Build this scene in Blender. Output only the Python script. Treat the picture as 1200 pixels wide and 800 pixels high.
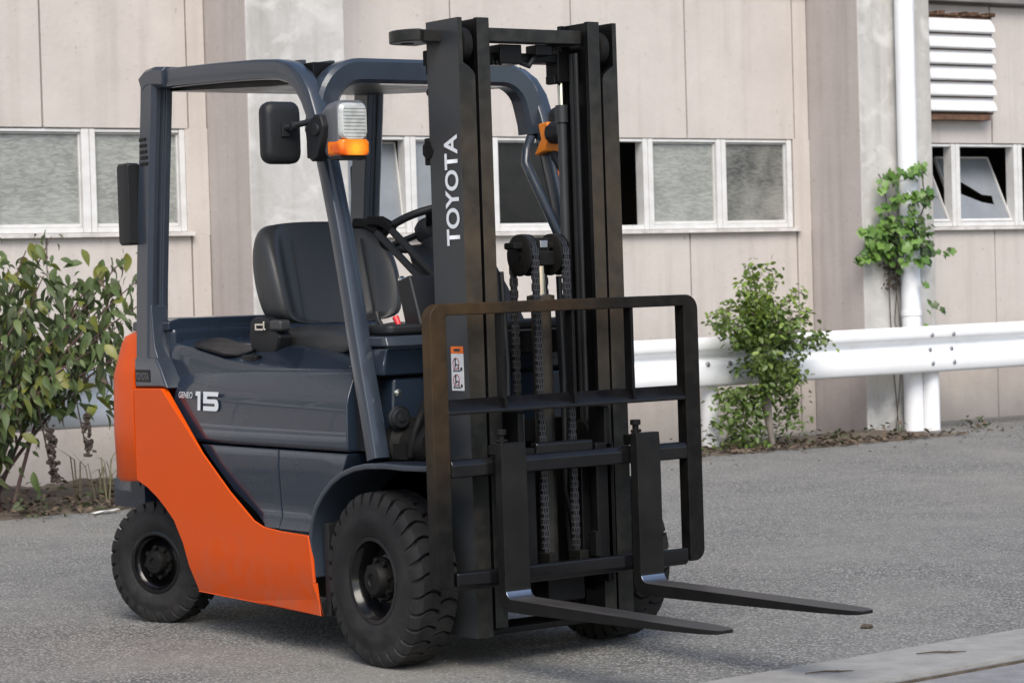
import bpy, bmesh, math, random
from mathutils import Vector, Matrix, Euler, noise
R = math.radians
PI = math.pi
random.seed(7)
for o in list(bpy.data.objects):
    bpy.data.objects.remove(o, do_unlink=True)
S = bpy.context.scene
COL = S.collection

# ------------------------------------------------------------------ camera, sky, sun, exposure
cd = bpy.data.cameras.new("camera")
cam = bpy.data.objects.new("camera", cd)
COL.objects.link(cam)
S.camera = cam
cd.sensor_width = 36.0
cd.lens = 89.59
cd.clip_start = 0.1
cd.clip_end = 3000
CAM = Vector((7.1636, -5.0236, 1.2699))
YAW, PIT, ROLL = 2.5227, 0.0239, -0.0325
fw = Vector((math.cos(YAW)*math.cos(PIT), math.sin(YAW)*math.cos(PIT), -math.sin(PIT)))
rt = fw.cross(Vector((0, 0, 1))).normalized()
up = rt.cross(fw)
r2 = rt*math.cos(ROLL) + up*math.sin(ROLL)
u2 = -rt*math.sin(ROLL) + up*math.cos(ROLL)
mw = Matrix(((r2.x, u2.x, -fw.x, CAM.x), (r2.y, u2.y, -fw.y, CAM.y), (r2.z, u2.z, -fw.z, CAM.z), (0, 0, 0, 1)))
cam.matrix_world = mw
cd.dof.use_dof = True
cd.dof.focus_distance = 8.9
cd.dof.aperture_fstop = 9.0

SUN_EL, SUN_AZ = R(46), R(-30)       # azimuth of the sun from +X, counter-clockwise
W = bpy.data.worlds.new("World")
S.world = W
W.use_nodes = True
nt = W.node_tree
bg = nt.nodes["Background"]
sky = nt.nodes.new("ShaderNodeTexSky")
sky.sky_type = 'NISHITA'
sky.sun_disc = False
sky.sun_elevation = SUN_EL
sky.sun_rotation = PI/2 - SUN_AZ
sky.air_density = 1.0
sky.dust_density = 2.0
sky.ozone_density = 1.0
nt.links.new(sky.outputs[0], bg.inputs[0])
bg.inputs[1].default_value = 0.105
sl = bpy.data.lights.new("sun", 'SUN')
sl.energy = 1.55
sl.angle = R(36)
sl.color = (1.0, 0.94, 0.86)
sun = bpy.data.objects.new("sun", sl)
COL.objects.link(sun)
sd = Vector((math.cos(SUN_AZ)*math.cos(SUN_EL), math.sin(SUN_AZ)*math.cos(SUN_EL), math.sin(SUN_EL)))
sun.rotation_euler = sd.to_track_quat('Z', 'Y').to_euler()
sun.location = sd*30
S.view_settings.view_transform = 'Standard'
S.view_settings.look = 'None'
S.view_settings.exposure = 1.0
S.view_settings.gamma = 1.0
S.render.engine = 'CYCLES'

# ------------------------------------------------------------------ materials
def mat(name, col, rough=0.6, metal=0.0, coat=0.0, spec=0.5, noise_amt=0.0, nscale=5.0, col2=None,
        bump=0.0, bscale=60.0, rvar=0.0, detail=6.0, stretch=None, thr=(0.35, 0.7), coatr=0.06):
    m = bpy.data.materials.new(name)
    m.use_nodes = True
    n = m.node_tree
    b = n.nodes["Principled BSDF"]
    b.inputs["Base Color"].default_value = (*col, 1)
    b.inputs["Roughness"].default_value = rough
    b.inputs["Metallic"].default_value = metal
    b.inputs["Specular IOR Level"].default_value = spec
    b.inputs["Coat Weight"].default_value = coat
    b.inputs["Coat Roughness"].default_value = coatr
    if noise_amt or bump or rvar:
        tc = n.nodes.new("ShaderNodeTexCoord")
        src = tc.outputs["Object"]
        if stretch:
            mp = n.nodes.new("ShaderNodeMapping")
            mp.inputs["Scale"].default_value = stretch
            n.links.new(src, mp.inputs[0])
            src = mp.outputs[0]
    if noise_amt or rvar:
        t = n.nodes.new("ShaderNodeTexNoise")
        t.inputs["Scale"].default_value = nscale
        t.inputs["Detail"].default_value = detail
        t.inputs["Roughness"].default_value = 0.62
        n.links.new(src, t.inputs["Vector"])
    if noise_amt:
        mr = n.nodes.new("ShaderNodeMapRange")
        mr.inputs[1].default_value = thr[0]
        mr.inputs[2].default_value = thr[1]
        mr.inputs[4].default_value = noise_amt
        n.links.new(t.outputs[0], mr.inputs[0])
        mx = n.nodes.new("ShaderNodeMixRGB")
        mx.inputs[1].default_value = (*col, 1)
        c2 = col2 if col2 else tuple(c*0.6 for c in col)
        mx.inputs[2].default_value = (*c2, 1)
        n.links.new(mr.outputs[0], mx.inputs[0])
        n.links.new(mx.outputs[0], b.inputs["Base Color"])
    if rvar:
        ma = n.nodes.new("ShaderNodeMapRange")
        ma.inputs[1].default_value = 0.3
        ma.inputs[2].default_value = 0.75
        ma.inputs[3].default_value = rough
        ma.inputs[4].default_value = rough + rvar
        n.links.new(t.outputs[0], ma.inputs[0])
        n.links.new(ma.outputs[0], b.inputs["Roughness"])
    if bump:
        t2 = n.nodes.new("ShaderNodeTexNoise")
        t2.inputs["Scale"].default_value = bscale
        t2.inputs["Detail"].default_value = 5
        n.links.new(tc.outputs["Object"], t2.inputs["Vector"])
        bp = n.nodes.new("ShaderNodeBump")
        bp.inputs["Strength"].default_value = bump
        bp.inputs["Distance"].default_value = 0.01
        n.links.new(t2.outputs[0], bp.inputs["Height"])
        n.links.new(bp.outputs[0], b.inputs["Normal"])
    return m

M_ORANGE = mat("orange paint", (0.60, 0.070, 0.002), 0.42, coat=0.0, spec=0.18, noise_amt=0.35, nscale=3, col2=(0.55, 0.060, 0.002), bump=0.03, bscale=240)
def road_dust(m, z0, z1, amt, col=(0.17, 0.15, 0.125)):
    """thin road dust that settles on the lowest part of a surface, broken up by noise"""
    n = m.node_tree; b = n.nodes["Principled BSDF"]; old = b.inputs["Base Color"].links[0].from_socket
    g = n.nodes.new("ShaderNodeNewGeometry"); sp = n.nodes.new("ShaderNodeSeparateXYZ"); n.links.new(g.outputs["Position"], sp.inputs[0])
    t = n.nodes.new("ShaderNodeTexNoise"); t.inputs["Scale"].default_value = 11; t.inputs["Detail"].default_value = 8; t.inputs["Roughness"].default_value = 0.7; n.links.new(g.outputs["Position"], t.inputs["Vector"])
    h = n.nodes.new("ShaderNodeMapRange"); h.inputs[1].default_value = z1; h.inputs[2].default_value = z0; n.links.new(sp.outputs[2], h.inputs[0])
    q = n.nodes.new("ShaderNodeMapRange"); q.inputs[1].default_value = 0.38; q.inputs[2].default_value = 0.70; q.inputs[4].default_value = amt; n.links.new(t.outputs[0], q.inputs[0])
    k = n.nodes.new("ShaderNodeMath"); k.operation = 'MULTIPLY'; n.links.new(h.outputs[0], k.inputs[0]); n.links.new(q.outputs[0], k.inputs[1])
    x = n.nodes.new("ShaderNodeMixRGB"); x.inputs[2].default_value = (*col, 1); n.links.new(k.outputs[0], x.inputs[0]); n.links.new(old, x.inputs[1]); n.links.new(x.outputs[0], b.inputs["Base Color"])
road_dust(M_ORANGE, 0.10, 0.50, 0.35)
M_GREY = mat("charcoal paint", (0.014, 0.0225, 0.037), 0.25, coat=0.6, coatr=0.015, spec=0.2, noise_amt=0.4, nscale=7, col2=(0.018, 0.027, 0.042), rvar=0.1)
M_GUARD = mat("guard paint", (0.026, 0.035, 0.049), 0.30, spec=0.3, coat=0.6, coatr=0.10, noise_amt=0.5, nscale=9, col2=(0.034, 0.043, 0.058), rvar=0.12)
M_BLACK = mat("black paint", (0.004, 0.004, 0.0047), 0.26, coat=0.0, spec=0.18, noise_amt=0.6, nscale=8, col2=(0.009, 0.0085, 0.008), rvar=0.2)
M_SHEEN = mat("brown sheen steel", (0.022, 0.021, 0.018), 0.36, metal=0.0, spec=0.4, noise_amt=1.0, nscale=5, col2=(0.045, 0.036, 0.024), rvar=0.22, stretch=(1, 1, 0.35))  # browner noise imitates reflections on the mast faces
M_FRAME = mat("brown sheen black steel", (0.006, 0.0058, 0.0055), 0.38, spec=0.3, noise_amt=0.9, nscale=2.6, col2=(0.034, 0.023, 0.012), rvar=0.2, thr=(0.42, 0.66))  # brown noise imitates reflections on the backrest frame
M_FORK = mat("fork steel", (0.008, 0.008, 0.008), 0.34, spec=0.14, noise_amt=0.9, nscale=9, col2=(0.015, 0.014, 0.013), rvar=0.2)
M_DARKIN = mat("oily black", (0.006, 0.006, 0.006), 0.55, spec=0.15, noise_amt=0.7, nscale=12, col2=(0.016, 0.015, 0.013))
M_RUBBER = mat("tyre rubber", (0.009, 0.009, 0.010), 0.7, spec=0.25, noise_amt=0.9, nscale=7, col2=(0.022, 0.021, 0.020), bump=0.12, bscale=120)
road_dust(M_RUBBER, -0.05, 0.42, 0.32, (0.10, 0.095, 0.088))
M_PLAST = mat("black plastic", (0.011, 0.012, 0.0135), 0.5, spec=0.35, bump=0.08, bscale=400)
M_VINYL = mat("seat vinyl", (0.030, 0.031, 0.032), 0.34, spec=0.5, noise_amt=0.5, nscale=5, col2=(0.046, 0.046, 0.046), bump=0.12, bscale=350, rvar=0.12)
def dusty(name, dark, mid, brown, zr, yk, rough=0.34, spec=0.22):  # the brown is painted reflection, not dust
    """black steel with brown reflections put into its colour: strongest around the given height and on the right-hand side"""
    m = mat(name, dark, rough, spec=spec)
    n = m.node_tree; b = n.nodes["Principled BSDF"]
    g = n.nodes.new("ShaderNodeNewGeometry")
    t = n.nodes.new("ShaderNodeTexNoise"); t.inputs["Scale"].default_value = 3.0; t.inputs["Detail"].default_value = 8; t.inputs["Roughness"].default_value = 0.65
    n.links.new(g.outputs["Position"], t.inputs["Vector"])
    t2 = n.nodes.new("ShaderNodeTexNoise"); t2.inputs["Scale"].default_value = 24; t2.inputs["Detail"].default_value = 5
    n.links.new(g.outputs["Position"], t2.inputs["Vector"])
    sp = n.nodes.new("ShaderNodeSeparateXYZ"); n.links.new(g.outputs["Position"], sp.inputs[0])
    up_ = n.nodes.new("ShaderNodeMapRange"); up_.inputs[1].default_value = zr[0]; up_.inputs[2].default_value = zr[1]; n.links.new(sp.outputs[2], up_.inputs[0])
    dn = n.nodes.new("ShaderNodeMapRange"); dn.inputs[1].default_value = zr[3]; dn.inputs[2].default_value = zr[2]; n.links.new(sp.outputs[2], dn.inputs[0])
    mul = n.nodes.new("ShaderNodeMath"); mul.operation = 'MULTIPLY'; n.links.new(up_.outputs[0], mul.inputs[0]); n.links.new(dn.outputs[0], mul.inputs[1])
    yk_ = n.nodes.new("ShaderNodeMapRange"); yk_.inputs[1].default_value = yk[0]; yk_.inputs[2].default_value = yk[1]; yk_.inputs[3].default_value = 1.0; yk_.inputs[4].default_value = yk[2]; n.links.new(sp.outputs[1], yk_.inputs[0])
    mu2 = n.nodes.new("ShaderNodeMath"); mu2.operation = 'MULTIPLY'; n.links.new(mul.outputs[0], mu2.inputs[0]); n.links.new(yk_.outputs[0], mu2.inputs[1])
    nr_ = n.nodes.new("ShaderNodeMapRange"); nr_.inputs[1].default_value = 0.3; nr_.inputs[2].default_value = 0.62; n.links.new(t.outputs[0], nr_.inputs[0])
    mu3 = n.nodes.new("ShaderNodeMath"); mu3.operation = 'MULTIPLY'; n.links.new(mu2.outputs[0], mu3.inputs[0]); n.links.new(nr_.outputs[0], mu3.inputs[1])
    a = n.nodes.new("ShaderNodeMixRGB"); a.inputs[1].default_value = (*dark, 1); a.inputs[2].default_value = (*mid, 1)
    n2 = n.nodes.new("ShaderNodeMapRange"); n2.inputs[1].default_value = 0.4; n2.inputs[2].default_value = 0.7; n.links.new(t2.outputs[0], n2.inputs[0]); n.links.new(n2.outputs[0], a.inputs[0])
    c = n.nodes.new("ShaderNodeMixRGB"); c.inputs[2].default_value = (*brown, 1); n.links.new(mu3.outputs[0], c.inputs[0]); n.links.new(a.outputs[0], c.inputs[1])
    n.links.new(c.outputs[0], b.inputs["Base Color"])
    rr = n.nodes.new("ShaderNodeMapRange"); rr.inputs[3].default_value = rough; rr.inputs[4].default_value = rough+0.2; n.links.new(mu3.outputs[0], rr.inputs[0]); n.links.new(rr.outputs[0], b.inputs["Roughness"])
    return m
M_FRAME = dusty("brown sheen frame", (0.005, 0.005, 0.005), (0.010, 0.0098, 0.0095), (0.066, 0.038, 0.015), (0.45, 1.12, 1.3, 1.5), (-0.5, 0.25, 0.12), 0.32, 0.16)  # brown reflection on the frame, put into its base colour
M_SHEEN = dusty("mast face sheen", (0.016, 0.016, 0.015), (0.030, 0.029, 0.026), (0.066, 0.048, 0.029), (0.80, 1.2, 1.45, 1.95), (-0.3, 0.4, 0.7), 0.34, 0.22)  # mast faces: reflected surroundings painted into the colour
M_WEB = mat("semi gloss black steel", (0.030, 0.033, 0.036), 0.3, spec=0.4, noise_amt=0.6, nscale=5, col2=(0.042, 0.044, 0.046), rvar=0.15)  # sheen of the outer web put into a lighter base colour
M_BAR = mat("gloss black bar", (0.004, 0.004, 0.005), 0.12, spec=0.4, noise_amt=0.6, nscale=10, col2=(0.010, 0.009, 0.008), rvar=0.12)
M_HEELGLINT = mat("fork heel glint", (0.22, 0.25, 0.30), 0.25, metal=0.9, rvar=0.15, nscale=30)  # bright bluish metal paints the highlight along the heel bend
M_BLADE = mat("rubbed fork top", (0.030, 0.028, 0.027), 0.4, spec=0.35, noise_amt=0.9, nscale=7, col2=(0.06, 0.054, 0.05), rvar=0.2, stretch=(0.5, 2, 1))
M_CHROME = mat("chrome", (0.8, 0.78, 0.72), 0.12, metal=1.0)
M_STEEL = mat("bare steel", (0.42, 0.42, 0.43), 0.35, metal=1.0, rvar=0.2, nscale=30)
M_CHAIN = mat("chain steel", (0.085, 0.085, 0.092), 0.38, metal=0.7, noise_amt=0.6, nscale=40, col2=(0.05, 0.05, 0.05))
M_DECAL = mat("white decal", (0.68, 0.70, 0.72), 0.45)
M_STKWH = mat("sticker white", (0.72, 0.72, 0.72), 0.45, noise_amt=0.4, nscale=30, col2=(0.55, 0.54, 0.52))
M_STKOR = mat("sticker orange", (0.80, 0.16, 0.02), 0.45)
M_INK = mat("sticker ink", (0.03, 0.025, 0.025), 0.5)
M_INKRED = mat("sticker red ink", (0.35, 0.05, 0.04), 0.5)
M_RED = mat("red plastic", (0.6, 0.03, 0.04), 0.4)
M_AMBER = mat("amber lens", (0.62, 0.085, 0.002), 0.12, coat=0.3, spec=0.3, noise_amt=0.9, nscale=15, col2=(0.85, 0.20, 0.004), detail=1, thr=(0.45, 0.6))
M_AMBERH = mat("amber housing", (0.70, 0.20, 0.012), 0.4)
def _core(m, c, col, rad):
    n = m.node_tree; b = n.nodes["Principled BSDF"]
    g = n.nodes.new("ShaderNodeTexCoord"); v = n.nodes.new("ShaderNodeVectorMath"); v.operation = 'DISTANCE'; v.inputs[1].default_value = c
    n.links.new(g.outputs["Object"], v.inputs[0])
    q = n.nodes.new("ShaderNodeMapRange"); q.inputs[1].default_value = rad; q.inputs[2].default_value = rad*0.25; n.links.new(v.outputs["Value"], q.inputs[0])
    x = n.nodes.new("ShaderNodeMixRGB"); x.inputs[2].default_value = (*col, 1)
    old = b.inputs["Base Color"].links[0].from_socket
    n.links.new(q.outputs[0], x.inputs[0]); n.links.new(old, x.inputs[1]); n.links.new(x.outputs[0], b.inputs["Base Color"])
_core(M_AMBER, (0.025, -0.546, 1.722), (1.0, 0.42, 0.015), 0.042)  # bright lens centre: the glow is put into the colour
M_LENS = mat("clear lens", (0.50, 0.52, 0.51), 0.12, coat=1.0, noise_amt=0.9, nscale=16, col2=(0.28, 0.29, 0.28), detail=3)
M_LAMPB = mat("lamp housing", (0.11, 0.113, 0.122), 0.38, bump=0.05, bscale=300)
M_MIRROR = mat("mirror glass", (0.8, 0.8, 0.8), 0.03, metal=1.0)

def wall_mat(name, c1, c2, streak, ns=2.2, bright=None):
    """painted concrete: large stains, fine mottling, vertical run-off streaks, small pits"""
    m = mat(name, c1, 0.9, spec=0.25)
    n = m.node_tree
    b = n.nodes["Principled BSDF"]
    g = n.nodes.new("ShaderNodeNewGeometry")
    pos = g.outputs["Position"]
    t1 = n.nodes.new("ShaderNodeTexNoise"); t1.inputs["Scale"].default_value = ns; t1.inputs["Detail"].default_value = 9; t1.inputs["Roughness"].default_value = 0.65
    n.links.new(pos, t1.inputs["Vector"])
    mr = n.nodes.new("ShaderNodeMapRange"); mr.inputs[1].default_value = 0.36; mr.inputs[2].default_value = 0.68
    n.links.new(t1.outputs[0], mr.inputs[0])
    mx = n.nodes.new("ShaderNodeMixRGB"); mx.inputs[1].default_value = (*c1, 1); mx.inputs[2].default_value = (*c2, 1)
    n.links.new(mr.outputs[0], mx.inputs[0])
    mp = n.nodes.new("ShaderNodeMapping"); mp.inputs["Scale"].default_value = (9, 9, 0.55)
    n.links.new(pos, mp.inputs[0])
    t2 = n.nodes.new("ShaderNodeTexNoise"); t2.inputs["Scale"].default_value = 1.0; t2.inputs["Detail"].default_value = 6
    n.links.new(mp.outputs[0], t2.inputs["Vector"])
    mr2 = n.nodes.new("ShaderNodeMapRange"); mr2.inputs[1].default_value = 0.5; mr2.inputs[2].default_value = 0.8; mr2.inputs[4].default_value = streak
    n.links.new(t2.outputs[0], mr2.inputs[0])
    mx2 = n.nodes.new("ShaderNodeMixRGB"); mx2.inputs[2].default_value = (c2[0]*0.55, c2[1]*0.53, c2[2]*0.5, 1)
    n.links.new(mr2.outputs[0], mx2.inputs[0]); n.links.new(mx.outputs[0], mx2.inputs[1])
    # small dark pits
    t3 = n.nodes.new("ShaderNodeTexNoise"); t3.inputs["Scale"].default_value = 26; t3.inputs["Detail"].default_value = 4
    n.links.new(pos, t3.inputs["Vector"])
    mr3 = n.nodes.new("ShaderNodeMapRange"); mr3.inputs[1].default_value = 0.66; mr3.inputs[2].default_value = 0.76; mr3.inputs[4].default_value = 0.45
    n.links.new(t3.outputs[0], mr3.inputs[0])
    mx3 = n.nodes.new("ShaderNodeMixRGB"); mx3.inputs[2].default_value = (c2[0]*0.5, c2[1]*0.48, c2[2]*0.46, 1)
    n.links.new(mr3.outputs[0], mx3.inputs[0]); n.links.new(mx2.outputs[0], mx3.inputs[1])
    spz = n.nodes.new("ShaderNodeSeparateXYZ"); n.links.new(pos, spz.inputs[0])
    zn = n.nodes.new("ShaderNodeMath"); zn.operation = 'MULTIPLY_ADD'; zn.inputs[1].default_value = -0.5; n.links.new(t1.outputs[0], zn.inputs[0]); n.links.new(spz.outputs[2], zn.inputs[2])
    zr = n.nodes.new("ShaderNodeMapRange"); zr.inputs[1].default_value = -0.25; zr.inputs[2].default_value = 0.55; zr.inputs[3].default_value = 0.75; zr.inputs[4].default_value = 0.0; n.links.new(zn.outputs[0], zr.inputs[0])  # shade along the wall foot put into the colour
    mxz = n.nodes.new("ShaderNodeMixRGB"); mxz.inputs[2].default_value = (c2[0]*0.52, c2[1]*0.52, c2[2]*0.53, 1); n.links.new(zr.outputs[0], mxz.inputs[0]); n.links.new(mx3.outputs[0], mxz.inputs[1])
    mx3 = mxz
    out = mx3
    if bright:
        t4 = n.nodes.new("ShaderNodeTexNoise"); t4.inputs["Scale"].default_value = 4.5; t4.inputs["Detail"].default_value = 8; t4.inputs["Distortion"].default_value = 0.8
        n.links.new(pos, t4.inputs["Vector"])
        mr4 = n.nodes.new("ShaderNodeMapRange"); mr4.inputs[1].default_value = 0.5; mr4.inputs[2].default_value = 0.7; mr4.inputs[4].default_value = 0.7
        n.links.new(t4.outputs[0], mr4.inputs[0])
        mx4 = n.nodes.new("ShaderNodeMixRGB"); mx4.inputs[2].default_value = (*bright, 1)
        n.links.new(mr4.outputs[0], mx4.inputs[0]); n.links.new(mx3.outputs[0], mx4.inputs[1])
        out = mx4
    n.links.new(out.outputs[0], b.inputs["Base Color"])
    bp = n.nodes.new("ShaderNodeBump"); bp.inputs["Strength"].default_value = 0.25; bp.inputs["Distance"].default_value = 0.01
    n.links.new(t3.outputs[0], bp.inputs["Height"]); n.links.new(bp.outputs[0], b.inputs["Normal"])
    return m
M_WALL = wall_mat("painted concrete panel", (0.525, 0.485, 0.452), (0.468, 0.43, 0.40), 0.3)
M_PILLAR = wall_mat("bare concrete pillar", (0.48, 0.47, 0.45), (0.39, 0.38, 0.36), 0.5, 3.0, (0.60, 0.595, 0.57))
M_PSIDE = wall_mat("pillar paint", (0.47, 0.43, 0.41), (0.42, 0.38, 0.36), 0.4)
M_JOINT = mat("joint", (0.30, 0.275, 0.255), 0.9)
M_BEAM = mat("stained beam", (0.22, 0.21, 0.2), 0.9, noise_amt=1, nscale=3, col2=(0.10, 0.10, 0.10))
M_ALU = mat("white aluminium", (0.66, 0.66, 0.65), 0.45, noise_amt=0.7, nscale=8, col2=(0.50, 0.49, 0.47), stretch=(1, 1, 1))
M_SILL = mat("cement sill", (0.55, 0.53, 0.51), 0.85, noise_amt=0.9, nscale=12, col2=(0.34, 0.32, 0.30))
M_WHITE = mat("white rail paint", (0.80, 0.81, 0.82), 0.42, noise_amt=0.6, nscale=5, col2=(0.66, 0.66, 0.65), detail=9, thr=(0.5, 0.8))
M_PVC = mat("white pipe paint", (0.78, 0.79, 0.81), 0.4, noise_amt=0.5, nscale=4, col2=(0.64, 0.64, 0.65), thr=(0.5, 0.8))
M_LOUV = mat("white louvre", (0.70, 0.70, 0.70), 0.5, noise_amt=0.8, nscale=9, col2=(0.6, 0.6, 0.6), thr=(0.5, 0.8))
M_RUST = mat("rust", (0.16, 0.085, 0.05), 0.9, noise_amt=1, nscale=18, col2=(0.06, 0.035, 0.025), bump=0.3, bscale=80)
M_INTER = mat("interior", (0.15, 0.13, 0.115), 0.9)

def glass_mat(name, c1, c2, dark=0.0, wave=0.35, rough=0.22):
    m = mat(name, c1, rough, spec=0.5)
    n = m.node_tree; b = n.nodes["Principled BSDF"]
    tc = n.nodes.new("ShaderNodeTexCoord")
    mp = n.nodes.new("ShaderNodeMapping"); mp.inputs["Scale"].default_value = (17, 17, 52)
    n.links.new(tc.outputs["Object"], mp.inputs[0])
    t = n.nodes.new("ShaderNodeTexNoise"); t.inputs["Scale"].default_value = 1.0; t.inputs["Detail"].default_value = 2; t.inputs["Distortion"].default_value = 0.8
    n.links.new(mp.outputs[0], t.inputs["Vector"])
    t2 = n.nodes.new("ShaderNodeTexNoise"); t2.inputs["Scale"].default_value = 3.2; t2.inputs["Detail"].default_value = 4
    g = n.nodes.new("ShaderNodeNewGeometry"); n.links.new(g.outputs["Position"], t2.inputs["Vector"])
    mr = n.nodes.new("ShaderNodeMapRange"); mr.inputs[1].default_value = 0.35; mr.inputs[2].default_value = 0.65
    n.links.new(t2.outputs[0], mr.inputs[0])
    mx = n.nodes.new("ShaderNodeMixRGB"); mx.inputs[1].default_value = (*c1, 1); mx.inputs[2].default_value = (*c2, 1)
    n.links.new(mr.outputs[0], mx.inputs[0])
    mr2 = n.nodes.new("ShaderNodeMapRange"); mr2.inputs[1].default_value = 0.4; mr2.inputs[2].default_value = 0.62; mr2.inputs[4].default_value = wave
    n.links.new(t.outputs[0], mr2.inputs[0])
    mx2 = n.nodes.new("ShaderNodeMixRGB"); mx2.inputs[2].default_value = (c1[0]*1.8, c1[1]*1.8, c1[2]*1.75, 1)
    n.links.new(mr2.outputs[0], mx2.inputs[0]); n.links.new(mx.outputs[0], mx2.inputs[1])
    n.links.new(mx2.outputs[0], b.inputs["Base Color"])
    bp = n.nodes.new("ShaderNodeBump"); bp.inputs["Strength"].default_value = 0.45; bp.inputs["Distance"].default_value = 0.01
    n.links.new(t.outputs[0], bp.inputs["Height"]); n.links.new(bp.outputs[0], b.inputs["Normal"])
    return m
M_FROST = glass_mat("figured glass", (0.27, 0.28, 0.262), (0.18, 0.187, 0.175), wave=0.28)
M_FROSTD = glass_mat("dusty figured glass", (0.22, 0.22, 0.20), (0.06, 0.062, 0.06), wave=0.2)
M_PLAIN = mat("dusty plain glass", (0.24, 0.26, 0.28), 0.25, noise_amt=0.7, nscale=4, col2=(0.17, 0.185, 0.20))
M_DKGLASS = mat("dark glass", (0.010, 0.012, 0.015), 0.06, spec=0.25, noise_amt=0.5, nscale=6, col2=(0.03, 0.03, 0.032))

def asphalt():
    m = mat("weathered asphalt", (0.15, 0.15, 0.145), 0.88, spec=0.35)
    n = m.node_tree; b = n.nodes["Principled BSDF"]
    g = n.nodes.new("ShaderNodeNewGeometry"); pos = g.outputs["Position"]
    def nz(scale, det, rough=0.6):
        t = n.nodes.new("ShaderNodeTexNoise"); t.inputs["Scale"].default_value = scale; t.inputs["Detail"].default_value = det; t.inputs["Roughness"].default_value = rough
        n.links.new(pos, t.inputs["Vector"]); return t
    def rng(src, a, c, lo=0.0, hi=1.0):
        r = n.nodes.new("ShaderNodeMapRange"); r.inputs[1].default_value = a; r.inputs[2].default_value = c; r.inputs[3].default_value = lo; r.inputs[4].default_value = hi
        n.links.new(src, r.inputs[0]); return r.outputs[0]
    def mix(f, a, c, typ='MIX'):
        x = n.nodes.new("ShaderNodeMixRGB"); x.blend_type = typ
        if isinstance(f, float): x.inputs[0].default_value = f
        else: n.links.new(f, x.inputs[0])
        for k, s in ((1, a), (2, c)):
            if isinstance(s, tuple): x.inputs[k].default_value = (*s, 1)
            else: n.links.new(s, x.inputs[k])
        return x.outputs[0]
    v = n.nodes.new("ShaderNodeTexVoronoi"); v.inputs["Scale"].default_value = 96
    n.links.new(pos, v.inputs["Vector"])
    sep = n.nodes.new("ShaderNodeSeparateColor"); n.links.new(v.outputs["Color"], sep.inputs[0])
    stone = mix(sep.outputs[0], (0.105, 0.104, 0.099), (0.43, 0.425, 0.40))
    tar = mix(rng(v.outputs["Distance"], 0.35, 0.62), stone, (0.078, 0.077, 0.074))
    big = nz(0.9, 7); c = mix(rng(big.outputs[0], 0.36, 0.62, 0, 0.55), tar, (0.225, 0.222, 0.205))
    mid = nz(3.3, 6); c = mix(rng(mid.outputs[0], 0.5, 0.72, 0, 0.45), c, (0.125, 0.125, 0.121))
    # dusty, browner wear patches
    du = nz(0.45, 5); c = mix(rng(du.outputs[0], 0.5, 0.68, 0, 0.5), c, (0.25, 0.234, 0.203))
    # white specks
    v2 = n.nodes.new("ShaderNodeTexVoronoi"); v2.inputs["Scale"].default_value = 34
    n.links.new(pos, v2.inputs["Vector"])
    c = mix(rng(v2.outputs["Distance"], 0.06, 0.15, 0.95, 0.0), c, (0.52, 0.52, 0.50))
    n.links.new(c, b.inputs["Base Color"])
    bp = n.nodes.new("ShaderNodeBump"); bp.inputs["Strength"].default_value = 0.8; bp.inputs["Distance"].default_value = 0.004
    n.links.new(v.outputs["Distance"], bp.inputs["Height"])
    f2 = nz(14, 4)
    bp2 = n.nodes.new("ShaderNodeBump"); bp2.inputs["Strength"].default_value = 0.4; bp2.inputs["Distance"].default_value = 0.02
    n.links.new(f2.outputs[0], bp2.inputs["Height"]); n.links.new(bp.outputs[0], bp2.inputs["Normal"])
    n.links.new(bp2.outputs[0], b.inputs["Normal"])
    return m
M_ASPH = asphalt()
M_SLAB = mat("pale concrete", (0.30, 0.294, 0.277), 0.9, noise_amt=0.9, nscale=9, col2=(0.215, 0.21, 0.198), bump=0.35, bscale=150, detail=9)
M_SLAB2 = mat("grey concrete", (0.23, 0.232, 0.23), 0.9, noise_amt=0.9, nscale=14, col2=(0.15, 0.15, 0.15), bump=0.5, bscale=120, detail=9)
M_SOIL = mat("soil", (0.075, 0.058, 0.042), 0.95, noise_amt=1, nscale=14, col2=(0.13, 0.105, 0.08), bump=0.8, bscale=40)
M_DEADLEAF = mat("dead leaf", (0.085, 0.058, 0.038), 0.85, noise_amt=1, nscale=30, col2=(0.15, 0.115, 0.08))
M_DEADRED = mat("dead leaf dark", (0.05, 0.036, 0.028), 0.85)
M_TWIG = mat("twig", (0.06, 0.045, 0.032), 0.85)
M_STALK = mat("purple stalk", (0.085, 0.040, 0.042), 0.7, noise_amt=0.7, nscale=20, col2=(0.10, 0.075, 0.05))
M_BARK = mat("pale bark", (0.26, 0.23, 0.20), 0.9, noise_amt=1, nscale=20, col2=(0.13, 0.11, 0.09), stretch=(1, 1, 0.3), bump=0.4, bscale=60)
M_STRAW = mat("dry straw", (0.17, 0.15, 0.085), 0.8, noise_amt=1, nscale=9, col2=(0.09, 0.095, 0.045))
M_PAPER = mat("paper scrap", (0.62, 0.62, 0.58), 0.7)

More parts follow.
